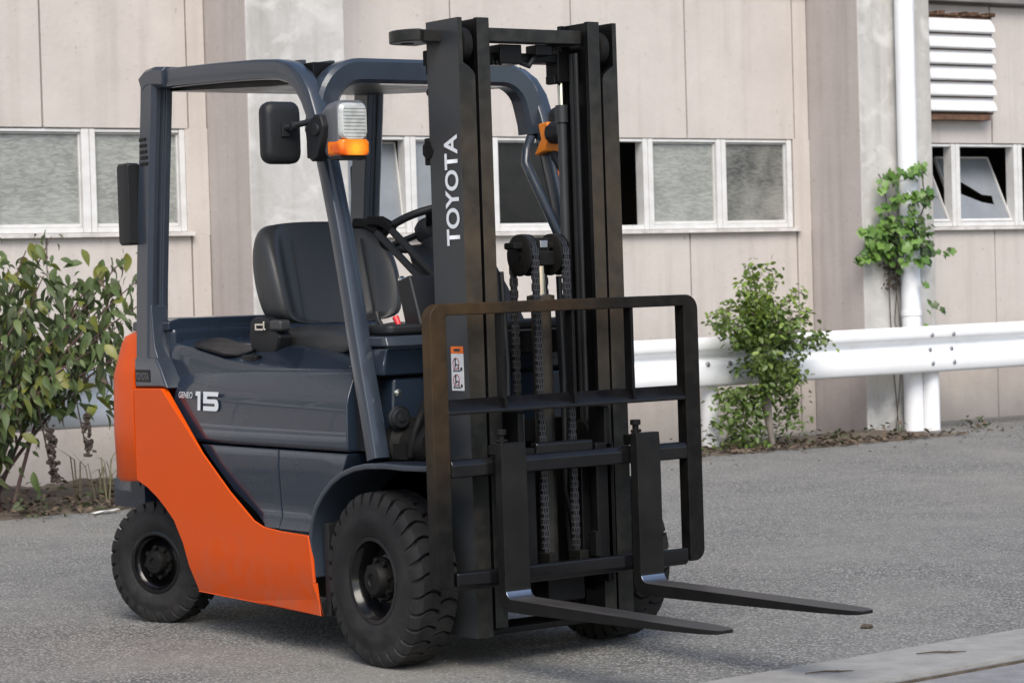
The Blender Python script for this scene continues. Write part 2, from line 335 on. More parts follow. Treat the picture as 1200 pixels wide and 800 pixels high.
def leaf_mat(name, c, c2, rough=0.42):
    m = mat(name, c, rough, spec=0.45)
    n = m.node_tree; b = n.nodes["Principled BSDF"]
    oi = n.nodes.new("ShaderNodeObjectInfo")
    g = n.nodes.new("ShaderNodeNewGeometry")
    t = n.nodes.new("ShaderNodeTexNoise"); t.inputs["Scale"].default_value = 9; t.inputs["Detail"].default_value = 3
    n.links.new(g.outputs["Position"], t.inputs["Vector"])
    ad = n.nodes.new("ShaderNodeMath"); ad.operation = 'ADD'
    n.links.new(oi.outputs["Random"], ad.inputs[0]); n.links.new(t.outputs[0], ad.inputs[1])
    mr = n.nodes.new("ShaderNodeMapRange"); mr.inputs[1].default_value = 0.45; mr.inputs[2].default_value = 1.5
    n.links.new(ad.outputs[0], mr.inputs[0])
    mx = n.nodes.new("ShaderNodeMixRGB"); mx.inputs[1].default_value = (*c, 1); mx.inputs[2].default_value = (*c2, 1)
    n.links.new(mr.outputs[0], mx.inputs[0]); n.links.new(mx.outputs[0], b.inputs["Base Color"])
    tr = n.nodes.new("ShaderNodeBsdfTranslucent"); n.links.new(mx.outputs[0], tr.inputs[0])
    ms = n.nodes.new("ShaderNodeMixShader"); ms.inputs[0].default_value = 0.25
    out = n.nodes["Material Output"]
    n.links.new(b.outputs[0], ms.inputs[1]); n.links.new(tr.outputs[0], ms.inputs[2]); n.links.new(ms.outputs[0], out.inputs[0])
    return m
M_LEAFA = leaf_mat("green leaf", (0.068, 0.105, 0.034), (0.135, 0.178, 0.055), 0.55)
M_LEAFY = leaf_mat("yellowing leaf", (0.15, 0.17, 0.035), (0.24, 0.235, 0.055))
M_LEAFD = leaf_mat("dull leaf", (0.058, 0.080, 0.034), (0.10, 0.118, 0.05), 0.6)
M_LEAFT = leaf_mat("sapling leaf", (0.055, 0.098, 0.024), (0.135, 0.20, 0.05))
M_LEAFTY = leaf_mat("sapling tip leaf", (0.14, 0.19, 0.032), (0.22, 0.31, 0.06))
M_LEAFV = leaf_mat("vine leaf", (0.060, 0.135, 0.026), (0.165, 0.29, 0.06))
M_LEAFVD = leaf_mat("dark vine leaf", (0.045, 0.080, 0.025), (0.08, 0.12, 0.04))  # darker tone of the vine leaf

# ------------------------------------------------------------------ helpers
def mesh_obj(name, me, parent=None):
    o = bpy.data.objects.new(name, me)
    COL.objects.link(o)
    if parent is not None:
        o.parent = parent
    return o

class MB:
    """collects shapes in one bmesh"""
    def __init__(s): s.bm = bmesh.new(); s.mi = 0
    def _f(s, vs):
        try:
            f = s.bm.faces.new(vs); f.material_index = s.mi; return f
        except ValueError:
            return None
    def box(s, x0, x1, y0, y1, z0, z1, mtx=None):
        c = [(x, y, z) for x in (x0, x1) for y in (y0, y1) for z in (z0, z1)]
        v = [s.bm.verts.new(mtx @ Vector(p) if mtx else p) for p in c]
        for q in ((0, 1, 3, 2), (4, 6, 7, 5), (0, 4, 5, 1), (2, 3, 7, 6), (0, 2, 6, 4), (1, 5, 7, 3)):
            s._f([v[i] for i in q])
        return s
    def loft(s, rings, cap=True, closed=True):
        R_ = [[s.bm.verts.new(p) for p in r] for r in rings]
        n = len(R_[0])
        for a, b in zip(R_, R_[1:]):
            for i in range(n if closed else n-1):
                j = (i+1) % n
                s._f([a[i], a[j], b[j], b[i]])
        if cap:
            s._f(R_[0][::-1]); s._f(R_[-1])
        return s
    def prism(s, pts, axis, a, b):
        """2-D outline extruded along an axis: 'x' (pts are y,z), 'y' (x,z), 'z' (x,y)"""
        def P(p, t):
            return {'x': (t, p[0], p[1]), 'y': (p[0], t, p[1]), 'z': (p[0], p[1], t)}[axis]
        return s.loft([[P(p, a) for p in pts], [P(p, b) for p in pts]])
    def tube(s, path, r, n=10, cap=True):
        path = [Vector(p) for p in path]
        rs = r if isinstance(r, (list, tuple)) else [r]*len(path)
        rings = []
        t0 = None
        for i, p in enumerate(path):
            d = (path[min(i+1, len(path)-1)] - path[max(i-1, 0)]).normalized()
            if t0 is None:
                t0 = d.orthogonal().normalized()
            t0 = (t0 - d*t0.dot(d)).normalized()
            b = d.cross(t0)
            rings.append([p + (t0*math.cos(2*PI*k/n) + b*math.sin(2*PI*k/n))*rs[i] for k in range(n)])
        return s.loft(rings, cap)
    def rod(s, path, side, w, h, cap=True, rnd=0.25):
        """rounded-rectangle bar swept along a path; side = width direction"""
        path = [Vector(p) for p in path]; side = Vector(side).normalized()
        rings = []
        c = [(1, 1-rnd), (1-rnd, 1), (-1+rnd, 1), (-1, 1-rnd), (-1, -1+rnd), (-1+rnd, -1), (1-rnd, -1), (1, -1+rnd)]
        for i, p in enumerate(path):
            d = (path[min(i+1, len(path)-1)] - path[max(i-1, 0)]).normalized()
            sd_ = (side - d*side.dot(d)).normalized()
            nn = d.cross(sd_)
            rings.append([p + sd_*(a*w/2) + nn*(b*h/2) for a, b in c])
        return s.loft(rings, cap)
    def lathe(s, prof, n=48, axis='y', centre=(0, 0, 0), cap=False):
        """prof: (radius, position along axis)"""
        cx, cy, cz = centre
        rings = []
        for r, t in prof:
            ring = []
            for k in range(n):
                a = 2*PI*k/n
                u, v = r*math.cos(a), r*math.sin(a)
                ring.append({'y': (cx+u, cy+t, cz+v), 'x': (cx+t, cy+u, cz+v), 'z': (cx+u, cy+v, cz+t)}[axis])
            rings.append(ring)
        return s.loft(rings, cap)
    def disc(s, c, r, t0, t1, axis='y', n=24):
        return s.lathe([(r, t0), (r, t1)], n, axis, c, True)
    def build(s, name, mats, parent=None, bevel=0.0, seg=2, smooth=40, label=None, mtx=None):
        me = bpy.data.meshes.new(name)
        if mtx: bmesh.ops.transform(s.bm, matrix=mtx, verts=s.bm.verts)
        bmesh.ops.recalc_face_normals(s.bm, faces=s.bm.faces)
        s.bm.to_mesh(me); s.bm.free()
        for m in (mats if isinstance(mats, (list, tuple)) else [mats]):
            me.materials.append(m)
        if smooth:
            for p in me.polygons: p.use_smooth = True
            me.set_sharp_from_angle(angle=R(smooth))
        o = mesh_obj(name, me, parent)
        if bevel:
            md = o.modifiers.new("bevel", 'BEVEL')
            md.width = bevel; md.segments = seg; md.limit_method = 'ANGLE'; md.angle_limit = R(35)
            md.harden_normals = True
        if label: o["label"] = label
        return o

def tag(o, label=None, cat=None, group=None, kind=None):
    if label: o["label"] = label
    if cat: o["category"] = cat
    if group: o["group"] = group
    if kind: o["kind"] = kind
    return o
def empty(name, loc=(0, 0, 0)):
    o = bpy.data.objects.new(name, None); COL.objects.link(o); o.location = loc
    o.empty_display_size = 0.2
    return o
def arc(cx, cz, r, a0, a1, n):
    return [(cx + r*math.cos(R(a0+(a1-a0)*i/n)), cz + r*math.sin(R(a0+(a1-a0)*i/n))) for i in range(n+1)]
def rrect(x0, x1, y0, y1, r, n=5):
    p = []
    for cx, cy, a in ((x1-r, y1-r, 0), (x0+r, y1-r, 90), (x0+r, y0+r, 180), (x1-r, y0+r, 270)):
        p += arc(cx, cy, r, a, a+90, n)
    return p
def text_mesh(txt, size, bold=0.0, shear=0.0, depth=0.0015, spacing=1.0):
    cu = bpy.data.curves.new("lettering", 'FONT')
    cu.body = txt; cu.size = size; cu.offset = bold; cu.shear = shear; cu.extrude = depth; cu.space_character = spacing
    cu.resolution_u = 4
    o = bpy.data.objects.new("lettering", cu); COL.objects.link(o)
    bpy.context.view_layer.update()
    me = bpy.data.meshes.new_from_object(o.evaluated_get(bpy.context.evaluated_depsgraph_get()))
    bpy.data.objects.remove(o, do_unlink=True)
    return me
def place_text(name, txt, mat_, parent, origin, right, upv, width, height, bold=0.012, shear=0.0, depth=0.001):
    """flat lettering with its lower-left corner at origin, fitted to width x height"""
    me = text_mesh(txt, 1.0, bold, shear, 0.0)
    xs = [v.co.x for v in me.vertices]; ys = [v.co.y for v in me.vertices]
    x0, x1, y0, y1 = min(xs), max(xs), min(ys), max(ys)
    right = Vector(right); upv = Vector(upv); nrm = right.cross(upv).normalized()
    for v in me.vertices:
        a = (v.co.x-x0)/(x1-x0)*width; b = (v.co.y-y0)/(y1-y0)*height
        v.co = Vector(origin) + right*a + upv*b + nrm*depth
    me.materials.clear(); me.materials.append(mat_)
    return mesh_obj(name, me, parent)

# ------------------------------------------------------------------ ground
def gz(x):
    t = max(0.0, min(1.0, (-x-2.5)/3.7))
    return 0.065*t*t*(3-2*t)
g = MB()
xs = [-400, -60, -8.5] + [-8+0.25*i for i in range(34)] + [1.03]
ys = [-400, -60, -15, -9, -4, 0, 4, 8, 11, 20, 60, 400]
grid = [[g.bm.verts.new((x if x < 1 else 1.085-0.056*max(-9, min(11, y)), y, gz(x) if x > -9 else 0.065)) for y in ys] for x in xs]
for a in range(len(xs)-1):
    for b in range(len(ys)-1):
        g._f([grid[a][b], grid[a+1][b], grid[a+1][b+1], grid[a][b+1]])
tag(g.build("asphalt_ground", M_ASPH, None, smooth=30), kind='structure')
# pale concrete strip with a slightly ragged edge, a groove, then the surface beyond it
e = MB()
n_ = 160
top, bot = [], []
for i in range(n_+1):
    y = -9 + 20*i/n_
    x = 1.075 - 0.056*y + 0.006*noise.noise((y*9, 0, 3)) + 0.004*noise.noise((y*31, 2, 0))
    top.append((x, y, 0.008)); bot.append((x-0.012, y, -0.03))
far = [(1.475 - 0.056*(-9+20*i/n_) - 0.055*(1 if False else 0), -9+20*i/n_, 0.008) for i in range(n_+1)]
fb = [(p[0]+0.004, p[1], -0.03) for p in far]
e.loft([bot, top, far, fb], cap=False, closed=False)
tag(e.build("concrete_strip", M_SLAB, None, smooth=0), kind='structure')
e = MB()
gr = [[(p[0]+dx, p[1], z) for p in far] for dx, z in ((0.0, -0.04), (0.030, -0.042), (0.032, 0.004), (0.062, 0.008), (0.066, -0.045), (0.10, -0.045), (0.105, 0.008))]
e.loft(gr, cap=False, closed=False)
dc = e.build("drain_channel", [M_SLAB2, M_SOIL], None, smooth=0)  # M_SOIL is only the dark colour for the groove's shade
for p in dc.data.polygons:
    if p.center.z < -0.005: p.material_index = 1  # dark colour on the groove faces stands in for its shade
tag(dc, kind='structure')
e = MB()
e.loft([[(p[0]+0.105, p[1], 0.008) for p in far], [(400, p[1], 0.008) for p in far]], cap=False, closed=False)
for y0, y1 in ((-400, -9), (11, 400)):
    e.box(0.46 if y0 > 0 else 1.58, 400, y0, y1, -0.2, 0.008)
tag(e.build("concrete_apron", M_SLAB2, None, smooth=0), kind='structure')

# ------------------------------------------------------------------ building
A_, T_ = R(3.0), -0.005
N_ = Vector((math.cos(A_), -math.sin(A_), 0))
U_ = Vector((math.sin(A_), math.cos(A_), T_)).normalized()
V_ = N_.cross(U_).normalized()
O_ = Vector((-7.3, 5.0, 0.0))
BM_ = Matrix(((U_.x, -N_.x, V_.x, O_.x), (U_.y, -N_.y, V_.y, O_.y), (U_.z, -N_.z, V_.z, O_.z), (0, 0, 0, 1)))
def bw(u, v, w=0.0):
    return O_ + U_*u + V_*v + N_*w
bld = empty("concrete_building")
bld.matrix_world = BM_
tag(bld, "long beige concrete building with a band of white framed windows", "building")
def bbox_(m, u0, u1, w0, w1, v0, v1):
    m.box(u0, u1, -w1, -w0, v0, v1)
PITCH = 0.997
SEAM = -0.163
PIL = [(-21.97, -21.26), (-16.98, -16.27), (-11.99, -11.29), (-7.01, -6.30), (-2.02, -1.31), (2.97, 3.67), (7.96, 8.66)]
bays = [(-21.26, -16.98), (-16.27, -11.99), (-11.29, -7.01), (-6.30, -2.02), (-1.31, 2.97), (3.67, 7.96)]
WT = [2.30, 2.30, 2.30, 2.30, 2.268, 2.25]     # window head heights
WB = [1.615, 1.615, 1.615, 1.615, 1.585, 1.575]   # sill heights
for bi, (b0, b1) in enumerate(bays):
    us = [SEAM + PITCH*k for k in range(-24, 10)]
    us = [b0+0.002] + [u for u in us if b0+0.15 < u < b1-0.1] + [b1-0.002]
    for u0, u1 in zip(us, us[1:]):
        for v0, v1, d in ((-0.3, WB[bi], 0.0), (WT[bi], 3.33, 0.0), (3.62, 5.4, 0.0)):
            m = MB(); pr = random.uniform(-0.003, 0.003)
            bbox_(m, u0+0.004, u1-0.004, -0.13, pr, v0, v1)
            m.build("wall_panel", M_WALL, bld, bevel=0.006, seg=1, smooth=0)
    m = MB()
    bbox_(m, b0, b1, -0.16, -0.018, -0.3, WB[bi]-0.003)
    bbox_(m, b0, b1, -0.16, -0.018, WT[bi]+0.003, 5.39)
    m.build("panel_joint", M_JOINT, bld, smooth=0)
    # window jambs
    for u0, u1 in ((b0+0.002, b0+(0.17 if bi > 3 else 0.15)), (b1-0.165, b1-0.002)):
        m = MB(); bbox_(m, u0, u1, -0.13, -0.001, WB[bi]-0.004, WT[bi]+0.004)
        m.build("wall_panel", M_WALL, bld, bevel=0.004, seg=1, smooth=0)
    # beam under the upper storey
    m = MB(); bbox_(m, b0+0.001, b1-0.001, -0.1, 0.10 if bi == 5 else 0.03, 3.345, 3.60)
    m.build("floor_beam", M_BEAM if bi == 5 else M_WALL, bld, bevel=0.01, smooth=0)
    # sill
    m = MB(); m.prism([(-0.045, WB[bi]-0.004), (0.10, WB[bi]-0.004), (0.10, WB[bi]+0.03), (-0.04, WB[bi]+0.022)], 'x', b0+0.16, b1-0.13)
    m.build("window_sill", M_SILL, bld, bevel=0.004, smooth=0)
for p0, p1 in PIL:
    m = MB(); bbox_(m, p0, p1, -0.1, 0.58, -0.3, 5.6)
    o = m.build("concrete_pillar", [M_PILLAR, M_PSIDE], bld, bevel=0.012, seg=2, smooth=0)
    for p in o.data.polygons:
        if abs(p.normal.x) > 0.9: p.material_index = 1
m = MB(); bbox_(m, -24, 11.5, -3.2, 0.75, 5.62, 5.85)
m.build("roof_edge", M_BEAM, bld, bevel=0.02, smooth=0)
for u0, u1 in ((-24.0, -21.98), (8.67, 11.5)):
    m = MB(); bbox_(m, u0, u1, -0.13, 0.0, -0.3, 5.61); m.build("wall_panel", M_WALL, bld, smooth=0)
m = MB()   # dark room behind the windows
bbox_(m, -23.9, 11.4, -3.2, -3.0, -0.3, 5.6); bbox_(m, -23.9, 11.4, -3.0, -0.2, 0.0, 0.1); bbox_(m, -23.9, 11.4, -3.0, -0.2, 3.2, 3.3)
bbox_(m, -24, -23.9, -3.2, -0.14, -0.3, 5.6); bbox_(m, 11.4, 11.5, -3.2, -0.14, -0.3, 5.6)
m.build("interior_room", M_INTER, bld, smooth=0)

# windows: one frame per opening light, with its own sash and pane
PW = 0.6605
def pane_mesh(u0, u1, v0, v1, w, mat_, parent, hole=None, tilt=0.0, name="pane"):
    bm = bmesh.new()
    outer = [(u0, v0), (u1, v0), (u1, v1), (u0, v1)]
    def ring(p, y): return [bm.verts.new((a, y, b)) for a, b in p]
    es = []
    for lp in ([outer] + ([hole] if hole else [])):
        vs = ring(lp, -w)
        es += [bm.edges.new((vs[i], vs[(i+1) % len(vs)])) for i in range(len(vs))]
    bmesh.ops.triangle_fill(bm, use_beauty=True, use_dissolve=False, edges=es)
    r = bmesh.ops.extrude_face_region(bm, geom=list(bm.faces))
    for v in r['geom']:
        if isinstance(v, bmesh.types.BMVert): v.co.y += 0.006
    bmesh.ops.recalc_face_normals(bm, faces=bm.faces)
    if tilt:
        piv = Vector((0, -w, v0))
        mt = Matrix.Translation(piv) @ Matrix.Rotation(tilt, 4, 'X') @ Matrix.Translation(-piv)
        bmesh.ops.transform(bm, matrix=mt, verts=bm.verts)
    me = bpy.data.meshes.new(name); bm.to_mesh(me); bm.free(); me.materials.append(mat_)
    return mesh_obj(name, me, parent)
def window(bi, u0, kind, lw=0.045, rw=0.045):
    v0, v1 = WB[bi]+0.026, WT[bi]-0.003
    u1 = u0 + PW
    m = MB()
    bbox_(m, u0+0.001, u0+lw, -0.10, -0.004, v0, v1)
    bbox_(m, u1-rw, u1-0.001, -0.10, -0.004, v0, v1)
    bbox_(m, u0+lw, u1-rw, -0.10, -0.012, v0, v0+0.035)
    bbox_(m, u0+lw, u1-rw, -0.10, -0.012, v1-0.022, v1)
    fr = m.build("window", M_ALU, bld, bevel=0.004, seg=1, smooth=0)
    a0, a1, c0, c1 = u0+lw+0.001, u1-rw-0.001, v0+0.036, v1-0.023
    tilt = {'tilt': R(27), 'tilt_hole': R(27), 'ajar': R(9)}.get(kind, 0.0)
    sm = MB(); t = 0.010
    for q in ((a0, a0+t, c0, c1), (a1-t, a1, c0, c1), (a0+t, a1-t, c0, c0+0.022), (a0+t, a1-t, c1-t, c1)):
        bbox_(sm, q[0], q[1], -0.062, -0.03, q[2], q[3])
    if tilt:
        piv = Vector((0, 0.045, c0)); sm_m = Matrix.Translation(piv) @ Matrix.Rotation(-tilt, 4, 'X') @ Matrix.Translation(-piv)
        sm.build("sash", M_ALU, fr, bevel=0.003, seg=1, smooth=0, mtx=sm_m)
    elif kind != 'open':
        sm.build("sash", M_ALU, fr, bevel=0.003, seg=1, smooth=0)
    hole = None
    if kind == 'tilt_hole':
        cu, cv = (a0+a1)/2, (c0+c1)/2
        hole = [(cu-0.22, cv-0.02), (cu-0.10, cv+0.02), (cu-0.16, cv+0.08), (cu-0.21, cv+0.12), (cu-0.25, cv+0.10), (cu-0.18, cv+0.05)]
        hole = [(cu-0.24, cv+0.10), (cu-0.245, cv-0.0), (cu-0.10, cv-0.06), (cu+0.05, cv-0.12), (cu+0.17, cv-0.14), (cu+0.18, cv-0.06), (cu+0.08, cv-0.05), (cu-0.02, cv+0.02), (cu-0.10, cv+0.07), (cu-0.17, cv+0.13)]
    pm = {'frost': M_FROST, 'dusty': M_FROSTD, 'plain': M_PLAIN, 'ajar': M_PLAIN, 'tilt': M_PLAIN, 'tilt_hole': M_PLAIN, 'dark': M_DKGLASS}.get(kind)
    if pm:
        pane_mesh(a0+0.006, a1-0.006, c0+0.006, c1-0.006, -0.048, pm, fr, hole, -tilt)
    return fr
L0 = -2.184 - 6*PW
for i, k in enumerate(('frost',)*6): window(3, L0 + i*PW, k, 0.04, 0.055 if i < 5 else 0.04)
for bi in (0, 1, 2):
    for i in range(6): window(bi, L0 - 4.985*(3-bi) + i*PW, 'frost', 0.04, 0.055 if i < 5 else 0.04)
M0 = 2.795 - 6*PW
for i, k in enumerate(('ajar', 'plain', 'dark', 'open', 'frost', 'dusty')): window(4, M0 + i*PW, k)
R0 = 3.772
for i, k in enumerate(('tilt', 'tilt_hole', 'open', 'frost', 'tilt', 'frost')): window(5, R0 + i*PW, k)

# ventilation louvre
lv = MB()
u0, u1, v0, v1 = 3.93, 4.775, 2.475, 3.235
bbox_(lv, u0, u1, -0.02, 0.07, v0, v1)
lo = lv.build("louvre_box", M_RUST, bld, bevel=0.004, smooth=0)
h = (v1-v0-0.02)/6
for i in range(6):
    z0 = v0+0.008+i*h
    s_ = MB()
    s_.prism([(-0.07, z0+h-0.004), (-0.105, z0+0.055+0.02), (-0.125, z0+0.034), (-0.125, z0+0.012), (-0.075, z0+0.004), (-0.071, z0+0.02)], 'x', u0+0.008, u1-0.012)
    s_.build("louvre_slat", M_LOUV, lo, bevel=0.003, seg=2, smooth=30)
m = MB(); bbox_(m, u0-0.01, u1-0.06, 0.0, 0.10, v0-0.05, v0-0.004); m.build("ledge", M_RUST, lo, bevel=0.004, smooth=0)
m = MB()
for i in range(26):
    a = u0 + (u1-u0)*random.random(); s = random.uniform(0.015, 0.04)
    m.box(a-s, a+s, -0.09, -0.004, v1+0.003, v1+random.uniform(0.012, 0.04))
tag(m.build("rust_flakes", M_RUST, lo, smooth=0), kind='stuff')

# ------------------------------------------------------------------ down pipe, guard rail
dp = empty("down_pipe", bw(3.34, 0.06, 0.68))
tag(dp, "white round down pipe fixed to the front of the concrete pillar", "pipe")
def rel(o, root):
    o.location = (0, 0, 0); o.matrix_parent_inverse = Matrix.Translation(root.location).inverted(); return o
m = MB(); m.tube([bw(3.34, 0.0, 0.672), bw(3.34, 2.2, 0.672), bw(3.34, 5.5, 0.672)], 0.0725, 24)
rel(m.build("pipe", M_PVC, dp), dp)
for v in (0.95, 1.95, 3.6):
    m = MB(); m.tube([bw(3.34, v-0.02, 0.672), bw(3.34, v+0.02, 0.672)], 0.078, 24)
    m.mi = 0
    rel(m.build("bracket", M_PVC, dp, bevel=0.002), dp)

RX = -6.25
gr_ = empty("guard_rail", (RX-0.1, 6.0, 0.065))
tag(gr_, "white steel guard rail running along the foot of the building", "guard rail")
# W profile, (x offset, z), front surface then back
prof = [(-0.030, 0.838), (-0.012, 0.837), (0.0, 0.828), (0.008, 0.790), (0.006, 0.758), (0.0, 0.748), (-0.045, 0.728), (-0.058, 0.716), (-0.058, 0.700),
        (-0.048, 0.688), (0.0, 0.662), (0.008, 0.640), (0.010, 0.570), (0.004, 0.518), (-0.012, 0.500), (-0.030, 0.497)]
back = [(x-0.004, z) for x, z in prof[::-1]]
def beam(y0, y1, dx, nm="rail_beam"):
    m = MB(); m.loft([[(RX+dx+x, y, z) for x, z in prof+back] for y in (y0, y1)])
    rel(m.build(nm, M_WHITE, gr_, smooth=50), gr_)
beam(-18.0, -0.2, 0); beam(-0.35, 4.1, -0.006); beam(3.95, 8.60, 0.0); beam(8.22, 14.5, -0.007)
for y in (-15.9, -13.7, -11.5, -9.3, -7.1, -4.9, -2.7, -0.5, 3.8, 6.28, 8.41, 10.7, 13.0):
    m = MB(); m.tube([(RX-0.13, y, -0.1), (RX-0.13, y, 0.70)], 0.062, 20)
    m.lathe([(0.062, 0.70), (0.05, 0.72), (0.0, 0.726)], 20, 'z', (RX-0.13, y, 0))
    rel(m.build("rail_post", M_WHITE, gr_), gr_)
    m = MB(); m.box(RX-0.09, RX-0.062, y-0.03, y+0.03, 0.60, 0.75); rel(m.build("rail_bracket", M_WHITE, gr_, bevel=0.004), gr_)
bolt = None
for y, z, x in [(8.30, 0.772, 0.006), (8.52, 0.772, 0.006), (8.30, 0.565, 0.006), (8.52, 0.565, 0.006), (8.28, 0.665, 0.001), (8.50, 0.665, 0.001), (6.16, 0.653, 0.006), (6.36, 0.652, 0.006),
             (4.0, 0.772, 0.006), (4.0, 0.565, 0.006)]:
    if bolt is None:
        m = MB(); m.lathe([(0.017, -0.004), (0.017, 0.006), (0.010, 0.010), (0.0, 0.012)], 12, 'x'); bolt = m.build("rail_bolt", M_STEEL, gr_); b_ = bolt
    else:
        b_ = bolt.copy(); COL.objects.link(b_)
    b_.matrix_parent_inverse = Matrix.Translation(gr_.location).inverted()
    b_.location = (RX+x+0.001, y, z)

# ------------------------------------------------------------------ forklift
FL = empty("forklift")
tag(FL, "orange and charcoal forklift truck with black mast and two forks", "forklift")

# chassis and inner structure
m = MB()
m.box(-1.62, -0.36, -0.37, 0.37, 0.17, 0.66)
m.box(-0.36, 0.16, -0.30, 0.30, 0.20, 0.67)
m.box(-2.0, -1.5, -0.33, 0.33, 0.26, 0.55)
m.tube([(0, -0.42, 0.288), (0, 0.42, 0.288)], 0.085, 16)
m.tube([(-1.628, -0.4, 0.24), (-1.628, 0.4, 0.24)], 0.06, 12)
m.build("chassis", M_DARKIN, FL, bevel=0.01)

# counterweight
def cw_outline(ins, xf=-1.664, yw=0.53, r=0.34, xr=-2.09):
    pts = [(xf, -yw+ins)]
    r_ = r-ins
    pts += [(xr+r + r_*math.cos(R(a)), -yw+r + r_*math.sin(R(a))) for a in range(270, 179, -10)]
    pts += [(xr+r + r_*math.cos(R(a)), yw-r + r_*math.sin(R(a))) for a in range(180, 89, -10)]
    pts += [(xf, yw-ins)]
    return pts
m = MB()
m.loft([[(x, y, z + (0.012*(x+1.66)/0.43 if z > .6 else 0.02*(x+1.66)/.43)) for x, y in cw_outline(i)] for z, i in ((0.545, 0.012), (0.56, 0.0), (0.75, -0.006), (0.955, 0.0), (0.975, 0.006), (1.075, 0.035), (1.105, 0.05), (1.122, 0.085), (1.126, 0.14))])
m.build("counterweight", M_ORANGE, FL, smooth=38)
m = MB()
m.loft([[(x, y, z) for x, y in cw_outline(i, xf=-1.80)] for z, i in ((0.40, 0.09), (0.548, 0.05))])
m.box(-1.98, -1.72, -0.47, 0.47, 0.43, 0.54)
m.build("counterweight_skirt", M_GREY, FL, bevel=0.01)

# orange side skirts
out = [(-1.655, 0.903), (-1.43, 0.906), (-1.125, 0.675), (-0.93, 0.543), (-0.76, 0.447), (-0.69, 0.428), (-0.57, 0.42), (-0.388, 0.416), (-0.368, 0.33), (-0.36, 0.25),
       (-0.340, 0.14), (-1.229, 0.154), (-1.258, 0.25), (-1.30, 0.33), (-1.364, 0.41), (-1.43, 0.455), (-1.495, 0.492), (-1.57, 0.525), (-1.655, 0.55)]
def yo(z): return 0.535 if z > 0.24 else 0.535 - 0.028*(0.25-z)/0.11
for sgn, nm in ((-1, "side_skirt"), (1, "side_skirt")):
    bm = bmesh.new()
    fv = [bm.verts.new((x, sgn*yo(z), z)) for x, z in out]
    bv = [bm.verts.new((x, sgn*(0.505 if i < 2 else 0.527 if i < 7 else (0.522 if i < 11 else 0.50)), z)) for i, (x, z) in enumerate(out)]
    k0, k1 = 9, 12       # vertices on the fold line
    bm.faces.new([fv[i] for i in list(range(0, k0+1)) + list(range(k1, len(out)))])
    bm.faces.new([fv[i] for i in range(k0, k1+1)])
    bm.faces.new(bv)
    for i in range(len(out)):
        j = (i+1) % len(out); bm.faces.new((fv[i], fv[j], bv[j], bv[i]))
    mb = MB(); mb.bm.free(); mb.bm = bm
    o = mb.build(nm, M_ORANGE, FL, bevel=0.008, seg=3, smooth=35)

# rear pillar shoe (dark moulding with embossed name)
for sgn in (-1, 1):
    m = MB()
    sh = [(-1.662, 0.907), (-1.445, 0.910), (-1.40, 0.905), (-1.455, 0.985), (-1.485, 1.02), (-1.658, 1.02)]
    m.prism(sh, 'y', sgn*0.525, sgn*0.40)
    sh_o = m.build("pillar_shoe", M_GUARD, FL, bevel=0.008, seg=3)
    if sgn < 0:
        m = MB(); m.box(-1.650, -1.530, -0.5275, -0.524, 0.928, 0.975)
        pl = m.build("name_plate", M_BLACK, sh_o, bevel=0.003)
        me = place_text("plate_lettering", "TOYOTA", M_LAMPB, sh_o, (-1.642, -0.528, 0.936), (1, 0, 0), (0, 0, 1), 0.104, 0.028, 0.01)

# hood: rings at rising heights, side outline with a crease at X=-0.93
def hood_ring(z, ins, xf, xr=-1.43, tap=0.015):
    y = 0.52-ins
    xc = min(-0.93, xf-0.03)
    return [(xf, -y+0.0, z), (xc, -y, z), (-1.25, -y+tap*0.5, z), (xr+0.02, -y+tap, z), (xr, -y+tap+0.04, z), (xr, y-tap-0.04, z), (xr+0.02, y-tap, z), (-1.25, y-tap*0.5, z), (xc, y, z), (xf, y, z)]
m = MB()
m.loft([hood_ring(0.708, 0.022, -0.155), hood_ring(0.72, 0.01, -0.15), hood_ring(0.868, 0.012, -0.15), hood_ring(0.900, 0.022, -0.153), hood_ring(0.972, 0.058, -0.165), hood_ring(0.985, 0.075, -0.18), hood_ring(1.0, 0.105, -0.30, -1.43, 0.02), hood_ring(1.052, 0.20, -0.75, -1.44, 0.03), hood_ring(1.060, 0.24, -0.85, -1.44, 0.02)])
hood = m.build("hood", M_GREY, FL, bevel=0.006, seg=3, smooth=40)
# rear shoulder of the hood rising towards the pillar, with a sunken tray
m = MB()
def sh_ring(x, zt):
    return [(x, -0.455, 0.90), (x, -0.462, zt-0.055), (x, -0.445, zt-0.018), (x, -0.40, zt), (x, 0.40, zt), (x, 0.445, zt-0.018), (x, 0.462, zt-0.055), (x, 0.455, 0.90)]
m.loft([sh_ring(-1.475, 1.088), sh_ring(-1.40, 1.084), sh_ring(-1.25, 1.062), sh_ring(-1.08, 1.035), sh_ring(-0.85, 1.012), sh_ring(-0.55, 1.0)])
m.build("hood_shoulder", M_GREY, hood, bevel=0.006, seg=2, smooth=50)
m = MB()
tl = Matrix.Translation((-1.19, -0.385, 1.058)) @ Matrix.Rotation(R(8.5), 4, 'Y') @ Matrix.Rotation(R(10), 4, 'X')
m.prism(rrect(-0.16, 0.17, -0.07, 0.06, 0.06), 'z', -0.004, 0.006)
m.build("deck_tray", M_BLACK, hood, bevel=0.004, mtx=tl)
m = MB(); m.prism(rrect(-1.00, -0.90, -0.43, -0.39, 0.015), 'z', 1.0, 1.028); m.build("hood_latch", M_BLACK, hood, bevel=0.004)
